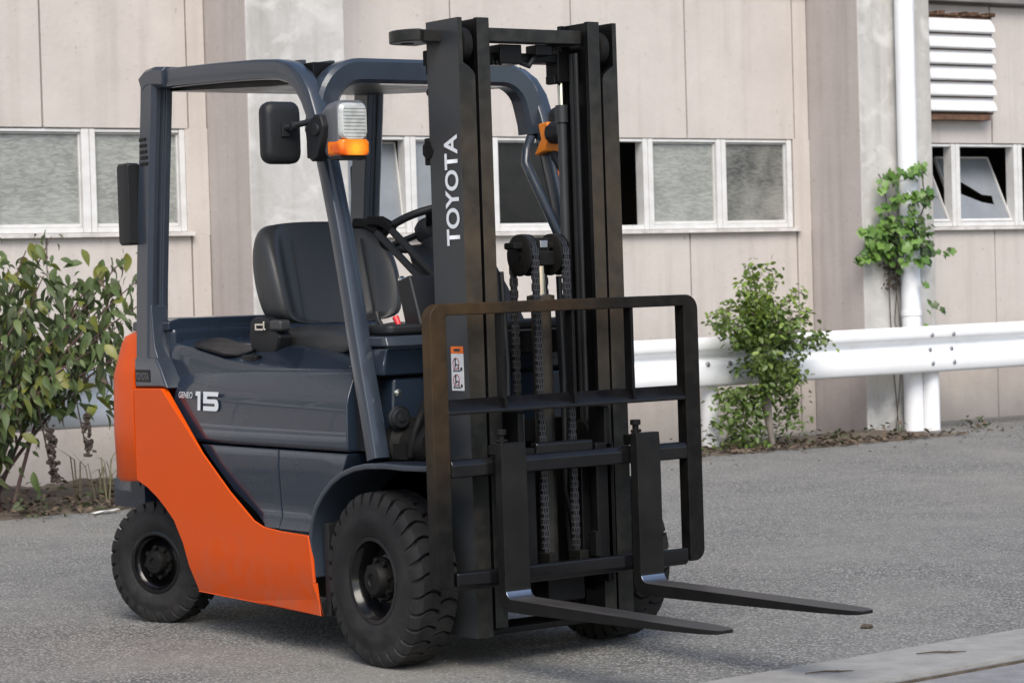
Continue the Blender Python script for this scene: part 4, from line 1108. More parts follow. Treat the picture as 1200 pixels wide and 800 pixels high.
# ---------------- mast
ZB, ZT = 0.105, 2.130
def outer_rail(s):
    """channel open towards the middle; s=-1 right, 1 left"""
    yo_, yi = s*0.326, s*0.262
    m = MB()
    # upper part has the front flange cut away for the roller
    def ch(yflange):
        return [(0.135, yo_), (0.320, yo_), (0.320, yflange), (0.298, yflange), (0.298, s*0.308), (0.155, s*0.308), (0.155, yi), (0.135, yi)]
    cut = [1.94, 1.955, 1.97, 1.985]
    rings = [[(x, y, z) for x, y in ch(f)] for z, f in ((ZB, yi-s*-0.0), (cut[0], yi), (cut[1], s*0.268), (cut[2], s*0.285), (cut[3], s*0.3085), (ZT, s*0.3085))]
    m.loft(rings)
    o = m.build("outer_mast_rail", [M_BLACK, M_SHEEN, M_WEB], FL, bevel=0.003, seg=2, smooth=30)
    for p in o.data.polygons:
        if p.normal.x > 0.9 and p.center.x > 0.315: p.material_index = 1
        elif p.normal.y*s > 0.9 and abs(p.center.y) > 0.32: p.material_index = 2
    return o
def inner_rail(s):
    m = MB()
    # I section
    a, b = s*0.252, s*0.202
    w0, w1 = s*0.236, s*0.220
    sec = [(0.150, a), (0.150, b), (0.172, b), (0.172, w1), (0.302, w1), (0.302, b), (0.323, b), (0.323, a), (0.302, a), (0.302, w0), (0.172, w0), (0.172, a)]
    m.loft([[(x, y, z) for x, y in sec] for z in (0.13, ZT+0.002)])
    o = m.build("inner_mast_rail", [M_BLACK, M_SHEEN], FL, bevel=0.003, seg=2, smooth=30)
    for p in o.data.polygons:
        if p.normal.x > 0.9 and p.center.x > 0.315: p.material_index = 1
    return o
orr = outer_rail(-1); outer_rail(1); inner_rail(-1); inner_rail(1)
place_text("brand_lettering", "TOYOTA", M_DECAL, orr, (0.300, -0.3275, 1.390), (0, 0, 1), (-1, 0, 0), 0.362, 0.078, 0.024)
# warning sticker with two pictograms on the right rail
m = MB(); m.mi = 0; m.box(0.222, 0.292, -0.3275, -0.3262, 0.915, 1.036); m.mi = 1; m.box(0.222, 0.292, -0.3276, -0.3262, 1.0365, 1.060)
stk = m.build("warning_sticker", [M_STKWH, M_STKOR], orr, smooth=0)
def pict(z, ink, red):
    yp0, yp1 = -0.3284, -0.3276
    rg = MB()
    rg.mi = 1
    pr_ = [(0.019, yp0), (0.019, yp1), (0.016, yp1), (0.016, yp0)]
    ringv = []
    for k in range(20):
        a = 2*PI*k/20; ringv.append([(0.250+r*math.cos(a), y, z+r*math.sin(a)) for r, y in pr_])
    rg.loft(ringv+[ringv[0]], cap=False)
    rg.mi = 0
    rg.box(0.243, 0.249, yp0, yp1, z-0.012, z+0.011); rg.box(0.249, 0.262, yp0, yp1, z-0.006, z-0.002)
    rg.disc((0.246, 0, z+0.014), 0.0045, yp0, yp1, 'y', 10)
    rg.box(0.232, 0.275, yp0, yp1, z-0.026, z-0.0225); rg.box(0.262, 0.266, yp0, yp1, z-0.022, z-0.004)
    rg.disc((0.280, 0, z-0.018), 0.006, yp0, yp1, 'y', 12); rg.disc((0.238, 0, z-0.0195), 0.003, yp0, yp1, 'y', 10)
    rg.build("pictogram", [M_INK, M_INKRED], stk, smooth=0)
pict(1.004, None, None); pict(0.949, None, None)
m = MB(); m.box(0.240, 0.275, -0.3284, -0.3277, 1.044, 1.052); m.build("sticker_heading", M_INK, stk, smooth=0)
# rollers at the mast top
for s in (-1, 1):
    m = MB(); m.lathe([(0.0, -0.02), (0.05, -0.02), (0.058, -0.014), (0.058, 0.014), (0.05, 0.02), (0.0, 0.02)], 32, 'y', (0.262, s*0.281, 2.045)); m.build("mast_roller", M_DARKIN, FL)
# top tie beam with valve block, rear ear with eye, lower cross members
m = MB(); m.prism([(0.225, -0.204), (0.285, -0.204), (0.285, 0.204), (0.225, 0.204)], 'z', 2.058, 2.104)
m.build("mast_crossbar", M_SHEEN, FL, bevel=0.004)
m = MB()
m.prism([(0.14, -0.20), (0.22, -0.20), (0.22, 0.20), (0.14, 0.20)], 'z', 2.00, 2.03)
m.box(0.17, 0.25, -0.11, -0.02, 1.99, 2.055); m.box(0.20, 0.26, 0.03, 0.10, 2.02, 2.055)
for i in range(6): m.box(0.235, 0.25, -0.19+i*0.016, -0.18+i*0.016, 1.985, 2.0)
m.build("valve_block", M_BLACK, FL, bevel=0.004)
m = MB(); m.tube([(0.23, -0.03, 2.03), (0.23, -0.01, 1.995), (0.23, 0.02, 1.985), (0.23, 0.05, 2.025)], 0.009, 8); m.tube([(0.22, 0.10, 2.04), (0.22, 0.15, 2.06), (0.21, 0.17, 2.03)], 0.013, 8)
m.build("hydraulic_hose", M_PLAST, FL)
m = MB()
ear = [(0.225, -0.324), (0.225, -0.395)] + [(0.16 + 0.09*math.cos(R(a))*1.0, -0.395 - 0.075*math.sin(R(a))) for a in range(20, 181, 20)] + [(0.07, -0.324)]
m.prism(ear, 'z', 2.058, 2.098)
eo = m.build("mast_ear", M_SHEEN, FL, bevel=0.004)
m = MB(); m.disc((0.14, -0.405, 2.0575), 0.022, -0.002, 0.001, 'z', 20); m.build("ear_hole", M_DARKIN, eo)
m = MB()
m.bm.free()
for q in ((0.150, 0.185, -0.199, 0.199, 0.30, 0.42), (0.145, 0.18, -0.199, 0.199, 0.72, 0.80), (0.10, 0.134, -0.326, 0.326, 1.02, 1.10), (0.14, 0.30, -0.30, 0.30, 0.106, 0.128)):
    m = MB(); m.box(*q); m.build("mast_cross_member", M_BLACK, FL, bevel=0.006)
# hose clamp bumps on the right rail's rear edge
m = MB(); m.disc((0.125, -0.30, 1.71), 0.034, -0.03, 0.03, 'y', 7); m.box(0.10, 0.135, -0.325, -0.28, 1.66, 1.75); m.build("hose_clamp", M_DARKIN, FL, bevel=0.004)
m = MB(); m.disc((0.128, -0.31, 1.90), 0.012, -0.012, 0.012, 'y', 10); m.build("hose_clip", M_DARKIN, FL, bevel=0.003)
m = MB(); m.box(0.10, 0.136, -0.32, -0.28, 1.99, 2.04); m.box(0.112, 0.136, -0.318, -0.28, 1.96, 1.995); m.build("stop_bracket", M_DARKIN, FL, bevel=0.004)

# lift cylinder in the middle
m = MB(); m.tube([(0.272, 0.008, 0.15), (0.272, 0.008, 1.195)], 0.034, 24); m.lathe([(0.034, 1.19), (0.047, 1.192), (0.047, 1.216), (0.03, 1.22), (0.019, 1.221)], 24, 'z', (0.272, 0.008, 0))
lc = m.build("lift_cylinder", M_SHEEN, FL)
m = MB(); m.tube([(0.272, 0.008, 1.20), (0.272, 0.008, 1.33)], 0.020, 20); m.build("piston_rod", M_CHROME, lc)
m = MB(); m.box(0.235, 0.305, -0.034, 0.050, 1.315, 1.365); m.box(0.24, 0.30, -0.115, 0.12, 1.372, 1.395); m.box(0.25, 0.30, -0.022, 0.034, 1.36, 1.41)
m.build("crosshead", M_DARKIN, lc, bevel=0.006)
m = MB(); m.box(0.290, 0.3075, -0.012, 0.02, 1.375, 1.40); m.build("crosshead_pin", M_STEEL, lc, bevel=0.003)
# side lift cylinders behind the rails
for s in (-1, 1):
    m = MB(); m.tube([(0.185, s*0.186, 0.2), (0.185, s*0.186, 1.80)], 0.016, 16); m.lathe([(0.016, 1.80), (0.022, 1.802), (0.022, 1.86), (0.012, 1.862)], 16, 'z', (0.185, s*0.186, 0))
    c_ = m.build("side_lift_cylinder", M_WEB, FL)
    m = MB(); m.tube([(0.185, s*0.186, 1.85), (0.185, s*0.186, 1.96)], 0.012, 12); m.build("piston_rod", M_CHROME, c_)
    m = MB(); m.box(0.155, 0.225, s*0.145, s*0.204, 1.935, 2.055); m.box(0.165, 0.215, s*0.135, s*0.16, 1.93, 1.96); m.build("cylinder_head", M_BLACK, c_, bevel=0.005)
# hoses on the left inner rail
for yy, xx in ((0.196, 0.235), (0.194, 0.262), (0.205, 0.155)):
    m = MB(); m.tube([(xx, yy, 0.5), (xx, yy, 1.2), (xx, yy, 2.03)], 0.009, 8); m.build("hydraulic_hose", M_PLAST, FL)

# chain sheaves and chains
def chain(name, path):
    """leaf chain: plates alternate wide and narrow along the path"""
    P_ = [Vector(p) for p in path]
    m = MB(); pitch = 0.0195; i = 0
    for a, b in zip(P_, P_[1:]):
        L = (b-a).length; d = (b-a).normalized(); n = max(1, round(L/pitch))
        s = Vector((0, 1, 0)); nn = d.cross(s)
        for k in range(n):
            c = a + (b-a)*((k+0.5)/n)
            M4 = Matrix.Translation(c) @ Matrix((( d.x, s.x, nn.x, 0), (d.y, s.y, nn.y, 0), (d.z, s.z, nn.z, 0), (0, 0, 0, 1)))
            hl = L/n*0.60
            for off in ((-0.0105, -0.0035, 0.0035, 0.0105) if i % 2 else (-0.007, 0.0, 0.007)):
                m.box(-hl, hl, off-0.0015, off+0.0015, -0.0085, 0.0085, M4)
            m.tube([M4 @ Vector((L/n/2, -0.0145, 0)), M4 @ Vector((L/n/2, 0.0145, 0))], 0.0045, 6)
            i += 1
    return m.build(name, M_CHAIN, FL, smooth=30)
for s, yy in ((-1, -0.056), (1, 0.070)):
    yc = yy
    m = MB(); m.lathe([(0.0, -0.022), (0.066, -0.022), (0.070, -0.019), (0.070, -0.016), (0.054, -0.014), (0.054, 0.014), (0.070, 0.016), (0.070, 0.019), (0.066, 0.022), (0.0, 0.022)], 36, 'y', (0.272, yc, 1.352))
    sh_ = m.build("chain_sheave", M_DARKIN, FL)
    m = MB(); m.disc((0.272, yc-s*-0.0, 1.352), 0.016, -0.028, 0.028, 'y', 12); m.build("sheave_pin", M_BLACK, sh_)
    top = [(0.272 + 0.062*math.cos(R(a)), yc, 1.352 + 0.062*math.sin(R(a))) for a in range(0, 181, 18)]
    chain("lift_chain", [(0.345, yc, 0.36)] + top[:1] + top[1:] + [(0.210, yc, 0.80)])
    m = MB(); m.box(0.195, 0.225, yc-0.016, yc+0.016, 0.72, 0.82); m.tube([(0.21, yc, 0.66), (0.21, yc, 0.73)], 0.008, 8); m.build("chain_anchor", M_STEEL, FL, bevel=0.003)
    m = MB(); m.box(0.325, 0.39, yc-0.018, yc+0.018, 0.335, 0.365); m.build("chain_anchor", M_DARKIN, FL, bevel=0.003)

# ---------------- carriage
def cbar(z0, z1, ym, nm, arch):
    m = MB()
    # upper hook profile
    if arch:
        sec = [(0.398, z0), (0.440, z0), (0.440, z1-0.014), (0.430, z1), (0.398, z1)]
    else:
        sec = [(0.398, z0), (0.430, z0), (0.440, z0+0.014), (0.440, z1), (0.398, z1)]
    m.prism(sec, 'y', -ym, ym)
    return m.build(nm, M_BAR, FL, bevel=0.007, seg=3)
cbar(0.645, 0.703, 0.486, "carriage_bar", True)
cbar(0.283, 0.342, 0.478, "carriage_bar", False)
for s in (-1, 1):
    m = MB(); m.box(0.305, 0.397, s*0.19, s*0.165, 0.25, 0.84); m.box(0.36, 0.397, s*0.20, s*0.125, 0.28, 0.72)
    m.build("carriage_plate", M_BLACK, FL, bevel=0.006)
    for z in (0.32, 0.74):
        m = MB(); m.lathe([(0.0, -0.018), (0.046, -0.018), (0.052, -0.012), (0.052, 0.012), (0.046, 0.018), (0.0, 0.018)], 24, 'y', (0.25, s*0.19, z)); m.build("carriage_roller", M_DARKIN, FL)
m = MB(); m.box(0.325, 0.345, -0.16, -0.09, 0.30, 0.70); m.build("carriage_web", M_BLACK, FL, bevel=0.004)
m = MB(); m.box(0.325, 0.345, 0.10, 0.16, 0.30, 0.70); m.build("carriage_web", M_BLACK, FL, bevel=0.004)
for yy, pts in ((-0.115, ((0.22, 1.30), (0.24, 1.0), (0.23, 0.6), (0.30, 0.36))), (-0.135, ((0.18, 1.9), (0.20, 1.2), (0.19, 0.7), (0.22, 0.40))), (0.125, ((0.22, 1.28), (0.23, 0.95), (0.22, 0.55), (0.30, 0.36))), (0.145, ((0.18, 1.2), (0.20, 0.8), (0.19, 0.5), (0.22, 0.3)))):
    m = MB(); m.tube([(x, yy, z) for x, z in pts], 0.010, 8); m.build("hydraulic_hose", M_PLAST, FL)
m = MB(); m.box(0.36, 0.396, -0.12, 0.12, 0.655, 0.735); m.build("carriage_top_plate", M_BAR, FL, bevel=0.01)
m = MB(); m.box(0.40, 0.436, 0.085, 0.108, 0.345, 0.43); m.build("stop_block", M_BLACK, FL, bevel=0.003)
m = MB(); m.box(0.27, 0.36, -0.06, 0.09, 0.20, 0.285); m.box(0.30, 0.395, -0.15, 0.15, 0.285, 0.31); m.build("cylinder_foot", M_BLACK, FL, bevel=0.006)

# load backrest
m = MB()
Wb, xf, xb = 0.551, 0.4375, 0.388
# one flat frame: outer outline with rounded top corners, inner cut-out
outl = [(-Wb+0.012, 0.294), (-Wb, 0.31)] + [(-Wb+0.05+0.05*math.cos(R(a)), 1.203-0.05+0.05*math.sin(R(a))) for a in range(180, 89, -15)] + \
       [(Wb-0.05+0.05*math.cos(R(a)), 1.203-0.05+0.05*math.sin(R(a))) for a in range(90, -1, -15)] + [(Wb, 0.335)] + \
       [(Wb-0.04+0.04*math.cos(R(a)), 0.334+0.04*math.sin(R(a))) for a in range(-15, -91, -15)] + [(Wb-0.064, 0.294)] + [(Wb-0.064, 1.165), (-Wb+0.064, 1.165), (-Wb+0.064, 0.294)]
m.prism(outl, 'x', xb, xf)
m.build("backrest_frame", M_FRAME, FL, bevel=0.004)
m = MB(); m.loft([[(x, y, z) for x, z in ((0.4365, 0.846), (0.4365, 0.857), (0.397, 0.896), (0.389, 0.889), (0.420, 0.846))] for y in (-0.487, 0.487)])
m.build("backrest_bar", M_BAR, FL, bevel=0.003)
for y in (-0.262, 0.022, 0.268):
    m = MB(); m.box(0.392, 0.432, y-0.006, y+0.006, 0.885, 1.166); m.build("backrest_upright", M_BLACK, FL, bevel=0.002)
    m = MB(); m.prism([(0.4365, 0.858), (0.4365, 0.89), (0.405, 0.889)], 'y', y-0.006, y+0.006); m.build("upright_foot", M_BLACK, FL, bevel=0.001, seg=1)

# forks
def fork(yc):
    m = MB(); hw = 0.05
    xs0, xs1 = 0.4485, 0.4835
    # centre line of the L: (front/top surface point, back/bottom surface point, half width)
    st = [((xs1-0.004, 0.748), (xs0, 0.748), hw), ((xs1, 0.70), (xs0-0.004, 0.70), hw), ((xs1, 0.40), (xs0-0.006, 0.40), hw), ((xs1, 0.285), (xs0-0.006, 0.30), hw)]
    for a in range(0, 91, 15):
        fx = xs1 + 0.03 - 0.03*math.cos(R(a)); fz = 0.279 - 0.03*math.sin(R(a))
        bx = xs0-0.006 + 0.055 - 0.055*math.cos(R(a)); bz = 0.262 - 0.055*math.sin(R(a))
        st.append(((fx, fz), (bx, bz), hw))
    for x, t, w in ((0.62, 0.041, hw), (0.85, 0.035, hw), (1.10, 0.028, hw), (1.35, 0.020, hw), (1.44, 0.0165, 0.047), (1.49, 0.0145, 0.039), (1.512, 0.0125, 0.029), (1.522, 0.010, 0.018)):
        ztop = 0.249 - 0.008*(x-0.51)
        st.append(((x, ztop), (x, ztop-t), w))
    rings = [[(f[0], yc-w, f[1]), (f[0], yc+w, f[1]), (b[0], yc+w, b[1]), (b[0], yc-w, b[1])] for f, b, w in st]
    m.loft(rings)
    o = m.build("fork", [M_FORK, M_BLADE, M_HEELGLINT], FL, bevel=0.003, seg=2, smooth=40)
    for p in o.data.polygons:
        if p.normal.z > 0.97 and p.center.x > 0.5 and p.center.z < 0.3: p.material_index = 1
        elif p.normal.z > 0.2 and p.normal.x > 0.2 and p.center.z < 0.3 and p.center.x < 0.55: p.material_index = 2
    m = MB(); m.box(0.40, 0.448, yc-0.045, yc+0.045, 0.706, 0.742); m.build("fork_hook", M_BLACK, o, bevel=0.006)
    m = MB(); m.tube([(0.43, yc-0.012, 0.74), (0.43, yc-0.012, 0.778)], 0.011, 12); m.tube([(0.43, yc-0.012, 0.772), (0.43, yc-0.012, 0.79)], 0.018, 12); m.tube([(0.43, yc-0.03, 0.752), (0.43, yc+0.01, 0.752)], 0.006, 8)
    m.build("lock_pin", M_DARKIN, o, bevel=0.002)
fork(-0.272); fork(0.282)

# ------------------------------------------------------------------ plants
def leaf_mesh(name, mat_, L=0.1, Wd=0.05, droop=0.25, fold=0.25, jag=0.0):
    """leaf with its stem end at the origin, pointing along +X, folded along the midrib"""
    bm = bmesh.new()
    st = [(0.0, 0.02), (0.12, 0.55), (0.30, 0.95), (0.5, 1.0), (0.72, 0.70), (0.9, 0.28), (1.0, 0.0)]
    prev = None
    for i, (t, w) in enumerate(st):
        x = t*L; z = -droop*L*t*t
        ww = w*Wd/2*(1 + jag*(0.3 if i % 2 else -0.3))
        c = bm.verts.new((x, 0, z)); l = bm.verts.new((x - 0.02*L, ww, z+fold*ww)); r = bm.verts.new((x - 0.02*L, -ww, z+fold*ww))
        if prev:
            bm.faces.new((prev[0], c, l, prev[1])); bm.faces.new((prev[2], r, c, prev[0]))
        prev = (c, l, r)
    me = bpy.data.meshes.new(name); bm.to_mesh(me); bm.free(); me.materials.append(mat_)
    for p in me.polygons: p.use_smooth = True
    return me
def lobed_mesh(name, mat_, L=0.09):
    """vine leaf with five lobes"""
    bm = bmesh.new(); c = bm.verts.new((L*0.35, 0, 0.0)); vs = []
    for k in range(20):
        a = 2*PI*k/20
        r = L*(0.44 + 0.12*abs(math.cos(2.5*a)) - 0.06) * (1.15 if k == 0 else 1) * (0.55 if k == 10 else 1)
        vs.append(bm.verts.new((L*0.35 + r*math.cos(a), r*math.sin(a)*1.05, -0.18*r*abs(math.cos(a)) + 0.12*r*abs(math.sin(a)))))
    for k in range(20): bm.faces.new((c, vs[k], vs[(k+1) % 20]))
    me = bpy.data.meshes.new(name); bm.to_mesh(me); bm.free(); me.materials.append(mat_)
    for p in me.polygons: p.use_smooth = True
    return me
def orient(loc, d, roll, s=1.0):
    q = Vector(d).normalized().to_track_quat('X', 'Z')
    return Matrix.Translation(loc) @ q.to_matrix().to_4x4() @ Matrix.Rotation(roll, 4, 'X') @ Matrix.Diagonal((s, s, s, 1))
def inst_leaf(me, root, mtx, name="leaf"):
    o = bpy.data.objects.new(name, me); COL.objects.link(o); o.parent = root
    o.matrix_parent_inverse = Matrix.Translation(root.location).inverted()
    o.matrix_basis = mtx
    return o
def join_leaves(bm, me, mtx, mi):
    vs = [bm.verts.new(mtx @ v.co) for v in me.vertices]
    for p in me.polygons:
        f = bm.faces.new([vs[i] for i in p.vertices]); f.material_index = mi; f.smooth = True

# bush at the left, arching stalks with large drooping leaves
rnd = random.Random(11)
bush = empty("broadleaf_bush", (-5.9, 0.9, 0.065))
tag(bush, "leafy broadleaf bush with purple stalks growing in front of the guard rail", "bush")
LA = [leaf_mesh("leaf_blade", M_LEAFA, 0.125, 0.050, 0.45, 0.35), leaf_mesh("leaf_blade", M_LEAFA, 0.10, 0.044, 0.3, 0.5), leaf_mesh("leaf_blade", M_LEAFD, 0.115, 0.046, 0.7, 0.3)]
LY = leaf_mesh("leaf_blade", M_LEAFY, 0.12, 0.06, 0.3, 0.3)
LD = leaf_mesh("dead_leaf_blade", M_DEADLEAF, 0.09, 0.03, 0.7, 0.8)
fol = bmesh.new(); cand = []
tips = [(-5.9, 1.60, 1.47), (-5.85, 1.46, 1.42), (-6.0, 1.20, 1.60), (-5.8, 0.95, 1.52), (-5.9, 0.6, 1.55), (-6.0, 0.3, 1.5), (-5.7, 1.62, 1.22), (-5.75, 1.66, 1.02), (-6.0, 1.55, 1.12), (-5.65, 1.40, 0.90), (-5.6, 1.15, 1.15),
        (-5.6, 0.85, 1.2), (-5.65, 0.5, 1.1), (-5.6, 1.05, 0.80), (-5.55, 0.75, 0.75), (-6.0, 0.0, 1.3), (-5.7, 0.2, 0.9), (-5.9, 1.35, 1.30), (-5.8, 1.05, 1.38), (-5.7, 0.70, 1.42), (-6.05, 0.85, 1.62), (-5.85, 1.55, 1.30), (-5.8, 1.66, 1.36), (-5.6, 0.45, 0.6), (-5.75, 1.50, 1.10), (-5.7, 1.0, 1.0), (-5.68, 0.85, 0.95), (-5.62, 1.22, 0.95)]
for ti, t in enumerate(tips):
    t = Vector(t); b = Vector((-5.95+rnd.uniform(-0.1, 0.1), 0.62+rnd.uniform(-0.22, 0.22), 0.05))
    mid = b.lerp(t, 0.55) + Vector((rnd.uniform(-0.05, 0.05), rnd.uniform(-0.1, 0.02), 0.22))
    path = []
    for k in range(13):
        u = k/12; path.append(b*(1-u)**2 + mid*2*u*(1-u) + t*u*u)
    m = MB(); m.tube(path, [0.013*(1-0.75*k/12) for k in range(13)], 6)
    o = m.build("stalk", M_STALK, bush); o.matrix_parent_inverse = Matrix.Translation(bush.location).inverted()
    for k in range(3, 13):
        nl = (5 if k > 5 else 3) if path[k].z > 0.62 or path[k].y < 0.95 else 1
        for _ in range(nl):
            a = rnd.uniform(0, 2*PI)
            side = Vector((math.cos(a), math.sin(a), 0))
            p = path[k] + Vector((rnd.uniform(-0.02, 0.02),)*3)
            tw = p + side*rnd.uniform(0.02, 0.09) + Vector((0, 0, rnd.uniform(-0.02, 0.05)))
            d = side*0.65 + Vector((0.35, -0.1, rnd.uniform(-1.3, -0.1)))
            r = rnd.random()
            me = LD if r < 0.07 else (LY if r < 0.20 else LA[rnd.randrange(3)])
            cand.append((me, orient(tw, d, rnd.uniform(-1.3, 1.3), rnd.uniform(0.35, 0.98)), tw))
cand.sort(key=lambda c: (c[2]-CAM).length)
mats_ = [M_LEAFA, M_LEAFD, M_LEAFY, M_DEADLEAF]
vis = 0
for me, mt, p in cand:
    if vis < 290 and p.y > 0.72:
        inst_leaf(me, bush, mt); vis += 1
    else:
        join_leaves(fol, me, mt, mats_.index(me.materials[0]))
# inner leaves fill the middle of the bush
for _ in range(1000):
    p = Vector((rnd.gauss(-5.9, 0.16), rnd.gauss(0.88, 0.36), rnd.gauss(0.98, 0.28)))
    if p.z > 1.52 or p.y > 1.6 or p.z < 0.3: continue
    if p.y > 1.0 and p.z < 0.60: continue
    d = Vector((rnd.uniform(-0.4, 1), rnd.uniform(-1, 1), rnd.uniform(-1.1, 0.1)))
    me = LY if rnd.random() < 0.10 else (LD if p.z < 0.7 and rnd.random() < 0.25 else LA[rnd.randrange(3)])
    join_leaves(fol, me, orient(p, d, rnd.uniform(-1, 1), rnd.uniform(0.45, 1.1)), mats_.index(me.materials[0]))
me = bpy.data.meshes.new("foliage"); fol.to_mesh(me); fol.free()
for mm in mats_: me.materials.append(mm)
o = mesh_obj("foliage", me, bush); o.matrix_parent_inverse = Matrix.Translation(bush.location).inverted(); o["kind"] = "stuff"
# dry brown seed heads
for (x, y, z) in ((-5.65, 0.98, 0.42), (-5.60, 1.18, 0.48), (-5.7, 1.02, 0.34)):
    m = MB()
    for k in range(60):
        p = Vector((x+rnd.gauss(0, 0.010), y+rnd.gauss(0, 0.012), z+rnd.uniform(-0.10, 0.14))); s = rnd.uniform(0.003, 0.009)
        m.box(-s, s, -s, s, -s*1.4, s*1.4, Matrix.Translation(p) @ Euler((rnd.random()*3, rnd.random()*3, rnd.random()*3)).to_matrix().to_4x4())
    m.tube([(x, y, z-0.1), (x-0.05, y-0.05, z+0.3)], 0.004, 5)
    o = m.build("seed_head", M_DEADRED, bush, smooth=0); o.matrix_parent_inverse = Matrix.Translation(bush.location).inverted()

# sapling in front of the guard rail
rnd = random.Random(5)
sap = empty("sapling_tree", (-6.03, 6.55, 0.065))
tag(sap, "small bushy sapling with a pale leaning trunk in front of the guard rail", "tree")
m = MB(); m.tube([(-6.03, 6.555, 0.02), (-6.04, 6.53, 0.18), (-6.04, 6.50, 0.36), (-6.03, 6.485, 0.50), (-6.05, 6.46, 0.8), (-6.05, 6.45, 1.15)], [0.017, 0.022, 0.036, 0.04, 0.022, 0.008], 10)
limbs = []
for k in range(30):
    z0 = rnd.uniform(0.35, 1.0); a = rnd.uniform(0, 2*PI); L = rnd.uniform(0.2, 0.42)*(1.25 - 0.45*z0)
    p0 = Vector((-6.045, 6.475, z0)); p1 = p0 + Vector((0.65*math.cos(a)*L, math.sin(a)*L, L*rnd.uniform(0.1, 0.75)))
    pm = p0.lerp(p1, 0.5) + Vector((0, 0, 0.03)); limbs.append((p0, pm, p1))
    m.tube([p0, pm, p1], [0.008, 0.006, 0.003], 5)
for t in ((-6.05, 6.42, 1.30), (-6.02, 6.55, 1.25), (-6.05, 6.35, 1.18), (-6.0, 6.02, 0.93), (-6.0, 7.0, 0.80), (-6.02, 6.86, 0.98)):
    p0 = Vector((-6.045, 6.47, 0.72)); p1 = Vector(t); pm = p0.lerp(p1, 0.5)+Vector((0, 0, 0.05)); limbs.append((p0, pm, p1)); limbs.append((p0, pm, p1)); m.tube([p0, pm, p1], [0.009, 0.007, 0.003], 5)
o = m.build("trunk", M_BARK, sap); o.matrix_parent_inverse = Matrix.Translation(sap.location).inverted()
LT = [leaf_mesh("leaf_blade", M_LEAFT, 0.050, 0.027, 0.2, 0.4), leaf_mesh("leaf_blade", M_LEAFTY, 0.047, 0.026, 0.15, 0.3)]
bm = bmesh.new()
for (p0, pm, p1) in limbs:
    for k in range(80):
        u = rnd.uniform(0.25, 1.08); p = p0*(1-u)**2 + pm*2*u*(1-u) + p1*u*u + Vector((rnd.gauss(0, 0.035), rnd.gauss(0, 0.04), rnd.gauss(0, 0.035)))
        d = Vector((rnd.uniform(-0.5, 1), rnd.uniform(-1, 1), rnd.uniform(-0.7, 0.5)))
        tip = 1 if (p.z > 0.95 and rnd.random() < 0.5) or rnd.random() < 0.12 else 0
        join_leaves(bm, LT[tip], orient(p, d, rnd.uniform(-1, 1), rnd.uniform(0.6, 1.25)), tip)
for k in range(850):   # low dense growth beside the trunk
    p = Vector((rnd.gauss(-6.06, 0.06), 6.34+rnd.gauss(0, 0.14), rnd.uniform(0.08, 0.50)))
    if 6.46 < p.y < 6.62: continue
    join_leaves(bm, LT[0], orient(p, (rnd.uniform(-0.5, 1), rnd.uniform(-1, 1), rnd.uniform(-0.8, 0.4)), rnd.uniform(-1, 1), rnd.uniform(0.6, 1.2)), 0)
for k in range(260):
    p = Vector((rnd.gauss(-6.06, 0.05), 6.73+rnd.gauss(0, 0.06), rnd.uniform(0.18, 0.62)))
    if p.y < 6.62: continue
    join_leaves(bm, LT[0], orient(p, (rnd.uniform(-0.5, 1), rnd.uniform(-1, 1), rnd.uniform(-0.8, 0.4)), rnd.uniform(-1, 1), rnd.uniform(0.6, 1.2)), 0)
me = bpy.data.meshes.new("crown"); bm.to_mesh(me); bm.free(); me.materials.append(M_LEAFT); me.materials.append(M_LEAFTY)
o = mesh_obj("crown", me, sap); o.matrix_parent_inverse = Matrix.Translation(sap.location).inverted(); o["kind"] = "stuff"

